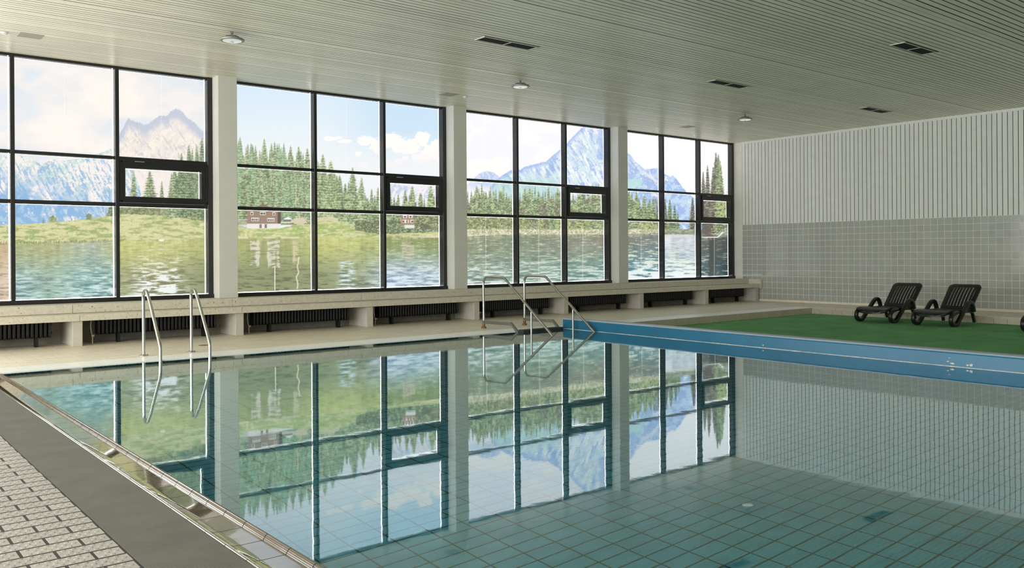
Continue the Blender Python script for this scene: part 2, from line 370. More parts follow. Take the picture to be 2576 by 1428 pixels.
MB().box(KERB_X + .004, KERB_X + .30, POOL_Y0, POOL_Y1 + .5, -.04, .004).build('kerb_cap', MT['base'], kerb2, bevel=.003)

# ================================================================ ceiling of narrow planks
ceil = tag(empty('ceiling'), 'low ceiling clad in narrow cream painted planks with dark joints', 'ceiling', kind='structure')
MB().box(X_LEFT, X_END + .4, Y_NEAR, 14.4, CEIL + .0016, CEIL + .2).build('ceiling_slab', MT['dark_gap'], ceil)
PP = .0933; plm = MB().prism([(0, .02), (0, .002), (.002, 0), (PP - .017, 0), (PP - .015, .002), (PP - .015, .02)], 'x', X_LEFT, X_END + .02).mesh('plank', MT['plank'])
k = 0; y = 14.19 - PP
while y > Y_NEAR:
    o = link('plank', plm, ceil, (0, y, CEIL + RS.uniform(-.0008, .0008)))
    if RS.rand() < .14: o.location.z += RS.uniform(-.003, .0); o.location.y += RS.uniform(-.006, .006)
    y -= PP
# ================================================================ end wall: boards above, tiles below
wr = tag(empty('wall_right'), 'end wall with white vertical boards above grey square tiles', 'wall', kind='structure')
MB().box(X_END + .008, X_END + .3, Y_NEAR, Y_PIL, 0, CEIL + .1).build('wall_core', MT['dark_gap'], wr)
MB().box(X_END, X_END + .3, Y_PIL, 14.35, 0, CEIL + .03).build('plaster_strip', MT['plaster'], wr)
MB().box(X_END + .0025, X_END + .03, Y_NEAR, Y_PIL, .0, 2.0).build('tile_bed', MT['grout'], wr)
BP = .1022
bme = MB().box(0, .02, 0, BP - .012, 2.0, CEIL - .05).mesh('board', MT['board'], bevel=.0015, seg=1)
for i in range(172):
    y = Y_PIL - BP * (i + 1)
    if y < Y_NEAR: break
    link('board', bme, wr, (X_END + RS.uniform(-.001, .001), y + .005, 0))
tag(MB().box(X_END - .012, X_END + .03, Y_NEAR, Y_PIL, CEIL - .055, CEIL + .005).build('trim_1', MT['board']), 'white edge strip between the board wall and the ceiling', 'trim', kind='structure')
tag(MB().box(X_END - .012, X_END + .01, Y_NEAR, 13.2, 0, .052).build('baseboard_right', MT['base'], bevel=.004), 'beige tiled skirting along the foot of the end wall', 'skirting', kind='structure')
tz, tj = .15, .0075
def wtile(): return MB().add([(.004,0,0),(.004,tz-tj,0),(.004,tz-tj,tz-tj),(.004,0,tz-tj),(0,.0015,.0015),(0,tz-tj-.0015,.0015),(0,tz-tj-.0015,tz-tj-.0015),(0,.0015,tz-tj-.0015)], [(4,7,6,5),(0,4,5,1),(1,5,6,2),(2,6,7,3),(3,7,4,0)])
wtm = wtile().mesh('wall_tile', MT['wall_tile']); rest = MB(); vis = []
for i in range(118):
    for r in range(13):
        y = Y_PIL - tz * (i + 1); z = 2.0 - tz * (r + 1)
        if y < Y_NEAR: continue
        (vis if 6.6 < y < 11.6 else [None]).append((y, z)) if 6.6 < y else None
        if not (6.6 < y): rest.add([(X_END+a, y+b, z+c) for a, b, c in wtile().v], wtile().f)
vis.sort()
used = set(vis[:300])
for (y, z) in vis[:300]:
    o = link('wall_tile', wtm, wr, (X_END, y, z)); o.rotation_euler = (0, RS.uniform(-.004, .004), RS.uniform(-.004, .004))
wv = wtile()
for i in range(118):
    for r in range(13):
        y = Y_PIL - tz * (i + 1); z = 2.0 - tz * (r + 1)
        if y > 6.6 and (y, z) not in used:
            a1, a2 = RS.uniform(-.004, .004, 2)
            rest.add([(X_END + a + (b-.07)*a1 + (c-.07)*a2, y+b, z+c) for a, b, c in wv.v], wv.f)
tag(rest.build('wall_tile_field', MT['wall_tile'], wr), kind='stuff')
# unseen sides of the hall
tag(MB().box(X_LEFT - .3, X_LEFT, Y_NEAR, 14.35, 0, .45).build('wall_left', MT['plaster']), 'low parapet wall under the added glazing at the left end of the hall', 'wall', kind='structure')
wl = tag(empty('fill_window_7'), 'glowing window wall added as fill light at the unseen left end of the hall', 'window', kind='structure')  # added outside the view to fill the hall with light
for i in range(13):
    y = Y_NEAR + i * 1.42; MB().box(X_LEFT - .16, X_LEFT, y - .03, y + .03, .45, CEIL + .03).build('mullion', MT['frame'], wl)
    if i < 12:
        MB().add([(X_LEFT - .15, y + .03, .50), (X_LEFT - .15, y + 1.39, .50), (X_LEFT - .15, y + 1.39, CEIL - .03), (X_LEFT - .15, y + .03, CEIL - .03)], [(0, 1, 2, 3)]).build('pane', MT['daylight'], wl)
for z in (.45, 2.75, CEIL - .03): MB().box(X_LEFT - .16, X_LEFT - .02, Y_NEAR, 14.05, z, z + .06).build('transom', MT['frame'], wl)
tag(MB().box(X_LEFT, X_END + .3, Y_NEAR - .3, Y_NEAR, 0, CEIL + .1).build('wall_near', MT['plaster']), 'plain pale wall behind the camera', 'wall', kind='structure')
tag(MB().box(X_LEFT, X_END, 14.225, 14.40, .573, .58).build('trim_2', MT['frame']), 'outer sill strip behind the window frames', 'trim', kind='structure')
tag(MB().box(X_LEFT, X_END, 13.9, 14.35, 0, .570).build('wall_far', MT['recess_wall']), 'low parapet wall below the windows behind the radiators', 'wall', kind='structure')

# ---------------------------------------------------------------- printed window film (lake panorama)
# The print is computed on a rectified canvas (PX0..,PY0..) and sampled per vertex of the film panes.
PX0, PY0, PW, PH = 0, 110, 1900, 690
def make_print():
    rng = np.random.RandomState(7)
    xx, yy = [a.astype(np.float32) for a in np.meshgrid(np.arange(PW) + PX0 + 0.0, np.arange(PH) + PY0 + 0.0)]
    def vn(sx, sy, seed, w=PW, h=PH):
        r = np.random.RandomState(seed); gx = int(w / sx) + 3; gy = int(h / sy) + 3
        g = r.rand(gy, gx); X = np.arange(w) / sx; Y = np.arange(h) / sy
        ix = X.astype(int); fx = X - ix; fx = fx * fx * (3 - 2 * fx)
        iy = Y.astype(int); fy = (Y - iy); fy = (fy * fy * (3 - 2 * fy))[:, None]
        a = g[iy][:, ix] * (1 - fx) + g[iy][:, ix + 1] * fx
        b = g[iy + 1][:, ix] * (1 - fx) + g[iy + 1][:, ix + 1] * fx
        return (a * (1 - fy) + b * fy).astype(np.float32)
    def fbm(sx, sy, seed, o=4):
        t = 0; amp = 1; s = 0
        for k in range(o):
            t = t + amp * vn(max(sx / 2 ** k, 1), max(sy / 2 ** k, 1), seed + k); s += amp; amp *= .55
        return t / s
    def shear(n, a, b):          # streaks along another direction
        ix = (xx - PX0 + a * (yy - PY0)).astype(int) % PW; iy = (yy - PY0 + b * (xx - PX0)).astype(int) % PH
        return n[iy, ix]
    def col(*c): return np.array(c, np.float32) / 255
    def lerp(a, b, t): return a + (b - a) * t[..., None]
    def st(e0, e1, v): t = np.clip((v - e0) / (e1 - e0), 0, 1); return t * t * (3 - 2 * t)
    def line(pts):
        p = np.array(pts, float); return np.interp(np.arange(PW) + PX0, p[:, 0], p[:, 1])
    C = np.zeros((PH, PW, 3), np.float32)
    def put(mask, c, a=1.0):
        r_ = np.flatnonzero(mask.any(1)); q_ = np.flatnonzero(mask.any(0))
        if not len(r_): return
        s_ = np.s_[r_[0]:r_[-1] + 1, q_[0]:q_[-1] + 1]
        m = (mask[s_] * a)[..., None]; cc = c[s_] if getattr(c, 'ndim', 1) == 3 else c
        C[s_] = C[s_] * (1 - m) + cc * m
    # --- sky
    cl = fbm(150, 70, 1, 5); cl2 = fbm(60, 34, 11, 4)
    s1 = lerp(col(229, 225, 224), col(240, 233, 226), st(.45, .7, cl)); s1 = lerp(s1, col(212, 220, 228), st(.52, .3, cl))
    s2 = lerp(col(198, 222, 240), col(229, 233, 236), st(190, 420, yy)); s2 = lerp(s2, col(178, 211, 236), st(790, 1000, xx) * st(430, 300, yy) * .8)
    s3 = lerp(col(236, 237, 246), col(250, 244, 240), st(.40, .62, cl2))
    s4 = lerp(col(250, 247, 247), col(236, 238, 240), st(.62, .8, cl))
    w2 = st(505, 560, xx); w3 = st(1120, 1165, xx); w4 = st(1545, 1585, xx)
    C[:] = lerp(s1, s2, w2); C[:] = lerp(C, s3, w3); C[:] = lerp(C, s4, w4)
    put(st(24, 6, np.hypot((xx - 78) / 1.5, yy - 188 + .35 * (xx - 78)) + 26 * (cl2 - .5)), col(205, 219, 231), .8)
    put(st(16, 4, np.hypot(xx - 506, (yy - 205) * .7) + 30 * (cl2 - .5)), col(188, 214, 234), .9)
    for (a, b, r) in ((195, 374, 26), (225, 372, 30), (245, 378, 30)):
        put(st(r, r * .4, np.hypot(xx - a, (yy - b) * 1.3) + 26 * (cl2 - .5)), col(243, 235, 222), .7)
    bl = np.zeros((PH, PW)); cn = fbm(15, 11, 21, 4)
    for (a, b, rx, ry) in ((922, 352, 26, 14), (950, 366, 26, 20), (978, 352, 26, 24), (1010, 366, 34, 22), (1038, 368, 26, 18), (1062, 352, 22, 24), (1088, 376, 32, 26), (1106, 392, 26, 30), (1060, 398, 26, 14),
                           (836, 348, 26, 6), (862, 355, 20, 5), (900, 388, 8, 9), (913, 416, 16, 11), (982, 416, 11, 9), (1003, 408, 13, 9), (1020, 398, 9, 6), (868, 424, 14, 5)):
        bl = np.maximum(bl, 1.25 - np.hypot((xx - a) / rx, (yy - b) / ry))
    put(st(.22, .44, bl + 1.5 * (cn - .5) * st(0, .3, bl)), lerp(col(252, 244, 238), col(236, 232, 236), st(360, 420, yy)), .95)
    # --- mountains
    n1 = fbm(30, 26, 31, 5); rg = lambda n: 1 - np.abs(2 * n - 1)
    n2 = .45 * shear(fbm(7, 24, 41, 4), .8, 0) + .35 * rg(shear(fbm(9, 22, 43, 4), .5, 0)) + .2 * fbm(3, 3, 45, 2) - .08; n3 = .45 * shear(fbm(6, 20, 51, 4), -.7, 0) + .35 * rg(shear(fbm(10, 26, 53, 4), -.4, 0)) + .2 * fbm(3, 3, 55, 2) - .08; n4 = fbm(9, 9, 61, 3); n5 = .45 * shear(fbm(4.5, 26, 71, 4), -.45, 0) + .35 * rg(shear(fbm(8, 30, 73, 4), -.6, 0)) + .2 * fbm(3, 3, 75, 2) - .08
    jag = (np.random.RandomState(3).rand(PW) - .5) * 3 + 3 * (vn(5, 10, 81)[0] - .5)
    # A: rocky beige peak (bay 1)
    oA = line([(262, 400), (285, 372), (300, 338), (322, 297), (335, 306), (352, 309), (364, 314), (373, 310), (404, 289), (420, 292), (426, 282), (441, 274), (449, 276), (460, 284), (466, 292), (490, 310), (508, 329), (540, 352), (560, 420)]) + jag
    mA = (yy > oA) & (yy < 545) & (xx > 255) & (xx < 560)
    cA = lerp(col(224, 215, 210), col(238, 228, 216), st(.45, .6, n2)); cA = lerp(cA, col(200, 194, 196), st(.55, .66, n3)); cA = lerp(cA, col(176, 184, 204), st(42, 8, yy - oA + 40 * (n1 - .5)) * .95)
    cA = lerp(cA, col(236, 226, 222), st(380, 470, yy) * .8)
    put(mA * 1., cA)
    # B: lower blue / pale range (bay 1)
    oB = line([(0, 390), (37, 389), (60, 392), (104, 412), (136, 400), (160, 405), (200, 397), (240, 388), (279, 374), (300, 384), (330, 420), (350, 470), (365, 545)]) + jag * .5
    mB = (yy > oB) & (xx < 366) & (yy < 580)
    cB = lerp(col(236, 227, 222), col(190, 212, 206), st(.48, .57, n1 * .5 + n2 * .5)); cB = lerp(cB, col(140, 176, 210), st(.54, .62, n5 + .07 * st(420, 520, yy))); cB = lerp(cB, col(240, 233, 227), st(.56, .64, n3))
    blue = st(430, 545, yy - .25 * (xx - 140)) * st(.30, .5, n1); cB = lerp(cB, lerp(col(128, 170, 212), col(160, 192, 222), st(.5, .65, n4)), np.clip(blue * 1.1, 0, 1))
    cB = lerp(cB, col(224, 220, 220), st(.62, .69, n3) * st(500, 540, yy))
    put(mB * 1., cB)
    put((mB & (np.abs(yy - 424 + .55 * (xx - 112)) < 26 * (n2 - .28)) & (np.abs(xx - 115) < 22)) * 1., col(132, 168, 206), .7)
    # C, D: behind bays 2/3
    oE = line([(905, 520), (920, 500), (935, 486), (948, 476), (962, 480), (975, 462), (990, 459), (1010, 466), (1040, 470), (1085, 455), (1108, 435), (1140, 500)]) + jag * .4
    mE = (yy > oE) & (xx > 905) & (xx < 1140) & (yy < 560)
    put(mE * 1., lerp(col(233, 228, 232), col(178, 194, 222), st(.5, .64, n2)), .9)
    oC = line([(1160, 474), (1189, 452), (1202, 438), (1221, 430), (1240, 433), (1252, 442), (1275, 470), (1300, 500)]) + jag * .4
    put(((yy > oC) & (xx > 1160) & (xx < 1300) & (yy < 545)) * 1., lerp(lerp(col(172, 192, 226), col(206, 216, 236), st(.45, .6, n3)), col(236, 234, 240), st(450, 485, yy)))
    oD = line([(1235, 470), (1246, 453), (1263, 440), (1287, 427), (1307, 427), (1322, 418), (1345, 413), (1362, 408), (1372, 407), (1385, 395), (1408, 376), (1426, 360), (1441, 343), (1456, 328), (1469, 316), (1486, 298), (1500, 290), (1520, 300), (1578, 385), (1586, 391), (1597, 406), (1609, 415), (1620, 425), (1655, 423), (1671, 437), (1686, 445), (1691, 439), (1704, 453), (1715, 469), (1726, 482), (1737, 491), (1747, 500), (1770, 530)]) + jag * .5
    mD = (yy > oD) & (xx > 1235) & (xx < 1775) & (yy < 592)
    cD = lerp(col(190, 212, 232), col(216, 230, 234), st(.42, .58, n5)); cD = lerp(cD, col(148, 176, 226), st(.54, .64, n3)); cD = lerp(cD, col(238, 240, 240), st(.56, .63, n5))
    cD = lerp(cD, col(176, 212, 208), st(425, 465, yy) * st(1440, 1380, xx) * .7); cD = lerp(cD, col(140, 170, 226), st(16, 2, yy - oD) * .7)
    cD = lerp(cD, lerp(col(142, 172, 222), col(182, 206, 236), st(.42, .6, n4)), st(1550, 1590, xx) * .85); cD = lerp(cD, col(226, 228, 236), st(.60, .66, n3) * st(1560, 1600, xx))
    put(mD * 1., cD)
    put((mD & (np.abs(xx - 1382 + .4 * (yy - 425)) < 44 * (n3 - .34)) & (yy > 396) & (yy < 448)) * 1., col(140, 166, 222), .65)
    put((mD & (np.abs(xx - 1509 + .03 * (yy - 360)) < 50 * (n3 - .34)) & (yy > 325) & (yy < 400)) * 1., col(142, 168, 226), .6)
    put((mD & (np.abs((yy - 448) - .62 * (xx - 1640)) < 4 + 3 * (n1 - .5)) & (xx > 1615) & (xx < 1660)) * 1., col(226, 226, 232), .8)
    put((mD & (np.hypot((xx - 1596) / 1.6, yy - 462) < 12 + 40 * (n2 - .5))) * 1., col(180, 220, 214), .8)
    put(((yy > line([(1700, 500), (1745, 494), (1760, 520)])) & (np.abs(xx - 1748 - .05 * (yy - 500)) < 14) & (yy < 540)) * 1., col(226, 236, 240), .0)
    # --- meadows
    g1 = fbm(26, 5, 91, 4); g2 = fbm(6, 3, 95, 3)
    shore = line([(0, 611), (80, 610), (160, 608), (282, 605), (346, 606), (404, 605), (519, 598), (600, 598), (781, 597), (959, 597), (1108, 596), (1174, 594), (1230, 592), (1288, 590), (1523, 590), (1579, 589), (1656, 586), (1672, 590), (1740, 590), (1766, 598), (1804, 598), (1815, 590), (1850, 590)])
    oM = line([(0, 566), (37, 565), (106, 560), (186, 554), (240, 548), (266, 542), (301, 538), (346, 539), (399, 541), (439, 544), (479, 552), (519, 557), (600, 566), (626, 572), (700, 574), (740, 566), (800, 548), (826, 545), (853, 552), (880, 558), (893, 573), (954, 583), (1020, 580), (1034, 576), (1060, 574), (1108, 583), (1130, 590)]) + 2 * (vn(7, 9, 99)[0] - .5)
    mM = (yy > oM) & (yy < shore) & (xx < 1130)
    cM = lerp(col(182, 186, 128), col(206, 203, 152), st(.42, .62, g1)); cM = lerp(cM, col(148, 164, 102), st(.48, .34, g1)); cM = lerp(cM, col(222, 214, 172), st(.64, .74, g2) * .7); cM = lerp(cM, col(120, 138, 78), st(.34, .22, g2) * .6)
    cM = lerp(cM, col(160, 186, 100), st(590, 620, xx) * st(1000, 800, xx) * st(.6, .4, g2) * .6)
    put(mM * 1., cM)
    # --- conifers
    fn = .5 * vn(1.7, 1.5, 101) + .3 * vn(3.4, 2.6, 103) + .2 * vn(6, 4, 102)
    def tree(cx, tip, base, hw, dark, mid, lite, k=0, lean=0.0):
        r = np.random.RandomState(int(abs(cx * 13 + tip * 7 + k)) % 99991)
        x0, x1 = int(cx - hw * 1.4 - 3) - PX0, int(cx + hw * 1.4 + 4) - PX0
        y0, y1 = int(tip) - PY0, int(base) - PY0
        x0 = max(x0, 0); x1 = min(x1, PW); y0 = max(y0, 0); y1 = min(y1, PH)
        if x1 <= x0 or y1 <= y0: return
        sx = xx[y0:y1, x0:x1]; sy = yy[y0:y1, x0:x1]
        fr = (sy - tip) / max(base - tip, 1.)
        nb = max(4, (base - tip) / 6.5)
        rows = y1 - y0
        jl = (r.rand(rows, 1) - .5); jr = (r.rand(rows, 1) - .5)
        saw = .62 + .38 * ((fr * nb + r.rand()) % 1.0)
        w = hw * np.clip(fr, 0, 1) ** .8 * saw + .7
        d = sx - cx - lean * (sy - tip)
        lim = np.where(d < 0, w * (1 + .55 * jl), w * (1 + .55 * jr)) + 1.6 * (fn[y0:y1, x0:x1] - .5) * hw / 6
        m = np.clip(lim - np.abs(d) + .5, 0, 1)
        f = fn[y0:y1, x0:x1] + .10 * np.sin(fr * nb * 6.28) - .12 * d / (hw + 1)
        c = dark + (mid - dark) * st(.25, .48, f)[..., None]; c = c + (lite - c) * (st(.52, .70, f))[..., None]
        C[y0:y1, x0:x1] = C[y0:y1, x0:x1] * (1 - m[..., None]) + c * m[..., None]
    pal = dict(a=(col(66, 82, 62), col(108, 128, 92), col(156, 170, 130)), b=(col(82, 96, 70), col(130, 148, 108), col(186, 196, 154)), c=(col(76, 86, 66), col(126, 142, 104), col(180, 190, 148)),
               d=(col(72, 70, 64), col(100, 96, 86), col(150, 150, 126)), e=(col(92, 108, 80), col(142, 160, 114), col(196, 206, 162)), h=(col(96, 124, 94), col(136, 164, 124), col(178, 198, 158)))
    def forest(x0, x1, top, base, n, hw, ps, seed, vs=12):
        r = np.random.RandomState(seed); tl = line(top)
        it = []
        for k in range(n):
            x = x0 + (x1 - x0) * r.rand(); d = r.rand()
            it.append((d, x, r.rand(), r.rand(), ps[r.randint(len(ps))]))
        for d, x, q, s, p in sorted(it):
            t = tl[int(min(max(x - PX0, 0), PW - 1))]
            bz = base if np.isscalar(base) else np.interp(x, *zip(*base))
            tip = t + d * (bz - t) * .55 + vs * (q - .25); bs = min(bz, tip + 60 + 60 * s + (bz - t) * .2)
            tree(x, tip, max(bs, tip + 12), hw * (.6 + .7 * s), *pal[p], k=int(x))
    # bay 1
    put(((yy > 515) & (yy < oM) & (xx > 262 + .4 * (555 - yy)) & (xx < 560)) * 1., lerp(col(104, 114, 80), col(160, 166, 118), st(.4, .65, fn)))
    forest(430, 560, [(420, 432), (456, 392), (474, 372), (507, 352), (560, 340)], 548, 60, 13, 'abc', 5)
    for (x, t, b, w, p) in ((335, 430, 520, 13, 'b'), (376, 430, 520, 25, 'c'), (406, 456, 520, 8, 'b'), (436, 430, 530, 14, 'b'), (456, 384, 540, 17, 'a'), (474, 365, 545, 22, 'a'), (507, 345, 550, 24, 'a'), (132, 540, 558, 8, 'a'), (222, 536, 552, 7, 'a'), (108, 552, 562, 3, 'a'), (278, 512, 544, 12, 'a')):
        tree(x, t, b, w, *pal[p])
    put((np.hypot((xx - 132) / 1.3, yy - 551) < 8 + 5 * (fn - .5)) * 1., lerp(col(112, 134, 96), col(160, 172, 120), st(.4, .6, fn)))
    put((np.hypot((xx - 222) / 1.3, yy - 544) < 6 + 5 * (fn - .5)) * 1., lerp(col(96, 116, 90), col(140, 152, 110), st(.4, .6, fn)))
    # bay 2
    put(((yy > line([(540, 372), (800, 392), (870, 470), (960, 520), (1110, 530), (1130, 530)]) + 40) & (yy < np.maximum(oM - 1, 560) + 4) & (xx > 560) & (xx < 1120) & (yy < np.where(xx < 790, 566, oM))) * 1., lerp(col(108, 120, 90), col(160, 170, 128), st(.4, .66, fn)))
    top2 = [(560, 356), (603, 352), (664, 356), (713, 364), (750, 374), (786, 384), (800, 392), (832, 410), (853, 446), (880, 452), (910, 462), (934, 484), (960, 484), (1036, 484), (1110, 480)]
    forest(560, 800, top2, [(560, 560), (700, 560), (800, 556)], 190, 13, 'bceh', 6, 10)
    forest(796, 872, top2, [(790, 552), (872, 556)], 46, 13, 'bce', 8, 10)
    forest(868, 965, top2, [(868, 558), (965, 584)], 60, 11, 'bca', 9, 14)
    forest(968, 1120, top2, [(968, 588), (1120, 584)], 74, 9, 'acb', 10, 12)
    for (x, t, b, w) in ((603, 344, 440, 12), (631, 361, 440, 13), (664, 349, 450, 16), (682, 361, 440, 10), (690, 357, 440, 11), (701, 361, 440, 10), (713, 361, 440, 12), (730, 367, 440, 12), (750, 368, 450, 12), (772, 373, 450, 15)):
        tree(x, t, b, w, *pal['h' if int(x) % 2 else 'b'])
    for (x, t, b, w) in ((811, 388, 540, 26), (831, 403, 545, 32), (853, 440, 545, 18), (886, 421, 560, 26), (909, 446, 570, 22), (934, 476, 580, 14), (950, 472, 580, 14), (980, 472, 560, 12), (1001, 488, 560, 9), (1018, 478, 560, 13), (1036, 468, 560, 20), (1055, 486, 560, 10), (1083, 466, 570, 20), (1100, 480, 575, 12)):
        tree(x, t, b, w, *pal['b' if int(x) % 3 else 'e'])
    put(((yy > 555) & (yy < oM + 6) & (xx > 892) & (xx < 1004) & (fn > .2)) * 1., lerp(col(84, 94, 68), col(164, 168, 130), st(.45, .7, fn)), .9)
    put((np.hypot((xx - 990) / 1.6, yy - 575) < 14 + 10 * (fn - .5)) * 1., lerp(col(88, 104, 76), col(166, 174, 134), st(.4, .7, fn)))
    put(((np.abs(xx - 1075) < 30) & (yy > 535) & (yy < 577) & (fn > .1)) * 1., lerp(col(92, 98, 74), col(172, 176, 132), st(.4, .7, fn)), .9)
    put((np.hypot((xx - 1072) / 1.3, yy - 570) < 5 + 16 * (fn - .5)) * 1., col(96, 92, 74), .8)
    put(((xx > 795) & (xx < 850) & (yy > oM - 2) & (yy < oM + 9 + 6 * (fn - .5))) * 1., col(216, 204, 172), .8)
    put(((np.abs(xx - 743.5) < 1.1) & (yy > 461) & (yy < 520)) * 1., col(206, 196, 176))
    put(((np.abs(xx - 681.5) < .7) & (yy > 420) & (yy < 470)) * 1., col(196, 190, 170), .7)
    # chalets
    def rect(x0, y0, x1, y1, c, a=1.): put(((xx >= x0) & (xx < x1) & (yy >= y0) & (yy < y1)) * 1., c, a)
    put(((yy > 513 + np.abs(xx - 661) * .40) & (yy < 536) & (np.abs(xx - 661) < 45)) * 1., col(122, 106, 96))
    rect(621, 530, 705, 563, col(154, 128, 110)); put(((xx > 621) & (xx < 705) & (yy > 530) & (yy < 563) & ((yy.astype(int) % 3) == 0)) * 1., col(132, 108, 92), .7)
    rect(698, 534, 706, 563, col(88, 72, 62)); rect(620, 563, 706, 575, col(226, 222, 214)); rect(600, 560, 621, 577, col(196, 196, 180), .5)
    for (a, b, c, d, k) in ((630, 533, 637, 541, 1), (654, 533, 668, 541, 2), (685, 534, 692, 542, 1), (632, 548, 651, 556, 4), (672, 549, 690, 557, 4)):
        rect(a, b, c, d, col(240, 236, 228)); sp = (c - a - 1) / k
        for q in range(k): rect(a + 1 + q * sp, b + 1.5, a + sp + q * sp, d - 1.5, col(96, 84, 76))
    rect(652, 564, 658, 574, col(120, 112, 104)); rect(665, 564, 671, 574, col(120, 112, 104))
    put(((yy > 545 + np.abs(xx - 723) * .5) & (yy < 556) & (np.abs(xx - 723) < 11)) * 1., col(240, 238, 232)); rect(712, 552, 733, 560, col(96, 92, 84), .8); rect(706, 558, 736, 561, col(220, 214, 200))
    put((np.hypot((xx - 752) / 2.2, yy - 556) < 9 + 6 * (fn - .5)) * 1., col(212, 198, 172), .9)
    rect(598, 552, 622, 553.2, col(216, 212, 200)); rect(598, 557, 622, 558, col(216, 212, 200))
    rect(1008, 538, 1042, 566, col(150, 126, 110)); rect(1018, 566, 1042, 574, col(226, 222, 216))
    for (a, b) in ((1014, 541), (1028, 541), (1010, 553), (1019, 553), (1032, 553)): rect(a, b, a + 9, b + 8, col(238, 232, 224)); rect(a + 2, b + 1.5, a + 7, b + 6.5, col(100, 86, 78))
    for a in (1009, 1023, 1039): rect(a, 553, a + 2.2, 561, col(206, 130, 92), .8)
    # bay 3 and 4 forest
    put(((yy > line([(1160, 512), (1260, 506), (1540, 504), (1590, 520), (1640, 534), (1668, 552), (1680, 560)])) & (yy < shore - 4) & (xx > 1150) & (xx < 1662)) * 1., lerp(col(118, 122, 100), col(168, 174, 136), st(.4, .66, fn)))
    top3 = [(1150, 480), (1199, 466), (1252, 468), (1275, 480), (1307, 474), (1350, 468), (1420, 468), (1520, 466), (1560, 474), (1582, 482), (1600, 486), (1620, 494), (1642, 502), (1662, 520)]
    forest(1150, 1560, [(a, b - 4) for a, b in top3], 586, 360, 7, 'bceb', 12, 16)
    forest(1560, 1662, top3, 580, 60, 9, 'bca', 13, 10)
    put(((yy > 500) & (yy < 585) & (xx > 1165) & (xx < 1665) & (vn(14, 30, 131) > .66)) * 1., lerp(col(104, 96, 88), col(150, 148, 124), st(.45, .7, fn)), .55)
    for (x, t, b, w, p) in ((1582, 480, 575, 12, 'b'), (1600, 482, 575, 14, 'b'), (1620, 491, 575, 13, 'b'), (1642, 499, 575, 12, 'c'), (1630, 510, 575, 8, 'c'), (1672, 500, 578, 9, 'd'), (1684, 501, 578, 11, 'a'), (1696, 515, 578, 8, 'a'), (1704, 535, 578, 6, 'a'), (1741, 497, 582, 11, 'd'), (1750, 520, 582, 10, 'd')):
        tree(x, t, b, w, *pal[p])
    put(((yy > 545) & (yy < 590) & (xx > 1166) & (xx < 1300) & (fn > .35)) * 1., lerp(col(132, 138, 96), col(206, 208, 150), st(.5, .75, fn)), .7)
    put(((yy > 552) & (yy < 590) & (xx > 1300) & (xx < 1660) & (vn(16, 40, 133) > .45) & (fn > .35)) * 1., lerp(col(142, 152, 100), col(212, 214, 154), st(.5, .75, fn)), .75)
    put(((yy > 576 + 6 * (fn - .5)) & (yy < shore + 1) & (xx > 1150) & (xx < 1662)) * 1., lerp(col(164, 164, 130), col(232, 224, 196), st(.45, .6, fn)), .9)
    put(((yy > 576) & (yy < shore) & (xx >= 1660) & (xx < 1765)) * 1., lerp(col(118, 130, 102), col(164, 166, 146), st(.4, .6, g2)))
    # dark spruces of the last light
    dk = (yy > 497 + 6 * (fn - .5)) & (yy < 596) & (xx > 1758) & (xx < 1860)
    put(dk * (xx > 1764), lerp(col(92, 86, 80), col(126, 118, 108), st(.55, .72, fn)))
    for (x, t, b, w, p) in ((1768, 432, 520, 9, 'd'), (1779, 416, 525, 10, 'd'), (1800, 384, 560, 20, 'd'), (1806, 388, 560, 20, 'a'), (1793, 420, 560, 13, 'd'), (1811, 405, 590, 20, 'c'), (1833, 420, 590, 12, 'd'), (1838, 408, 590, 14, 'd')):
        tree(x, t, b, w, *pal[p])
    put(((np.abs(xx - 1812) < 11 + 6 * (fn - .5)) & (yy > 500) & (yy < 560) & (fn > .45)) * 1., col(176, 190, 130), .8)
    put(((yy > 560) & (xx > 1790) & (yy > 600 - (xx - 1790) * .8) & (yy < 600)) * 1., lerp(col(110, 124, 112), col(176, 186, 168), st(.4, .65, fn)))
    put((np.abs((yy - 598) + np.clip(xx - 1804, 0, 12) * 1.1) < 2.2) * ((xx > 1764) & (xx < 1818)), col(238, 234, 226))
    # --- lake
    mW = yy >= shore
    dep = np.clip((yy - shore) / 140., 0, 1)
    pts = [(0, (190, 165, 128), (206, 184, 160)), (36, (196, 176, 140), (210, 192, 176)), (40, (156, 164, 120), (140, 176, 178)), (120, (168, 170, 120), (146, 176, 160)), (230, (166, 178, 160), (126, 172, 170)), (290, (170, 178, 130), (140, 176, 170)), (300, (190, 192, 118), (150, 156, 116)), (400, (190, 192, 122), (160, 160, 120)), (515, (182, 186, 116), (132, 140, 100)),
           (600, (166, 174, 110), (136, 144, 104)), (700, (156, 164, 108), (130, 138, 98)), (780, (178, 184, 116), (138, 146, 108)), (800, (194, 198, 122), (138, 148, 106)), (900, (182, 188, 118), (146, 154, 124)), (960, (160, 170, 100), (150, 170, 170)), (975, (140, 152, 96), (168, 192, 214)), (1108, (138, 152, 96), (160, 184, 196)),
           (1174, (140, 146, 116), (146, 168, 156)), (1300, (128, 140, 116), (136, 162, 146)), (1420, (134, 136, 118), (128, 160, 146)), (1523, (140, 140, 122), (112, 154, 148)), (1580, (118, 120, 108), (92, 146, 156)), (1660, (116, 126, 124), (112, 160, 172)), (1672, (206, 210, 216), (146, 184, 198)), (1750, (204, 208, 214), (164, 194, 204)), (1765, (92, 96, 94), (70, 98, 104)), (1860, (66, 68, 66), (44, 58, 62))]
    px = [p[0] for p in pts]
    ct = np.stack([np.interp(np.arange(PW), px, [p[1][k] / 255. for p in pts]) for k in range(3)], -1)[None]
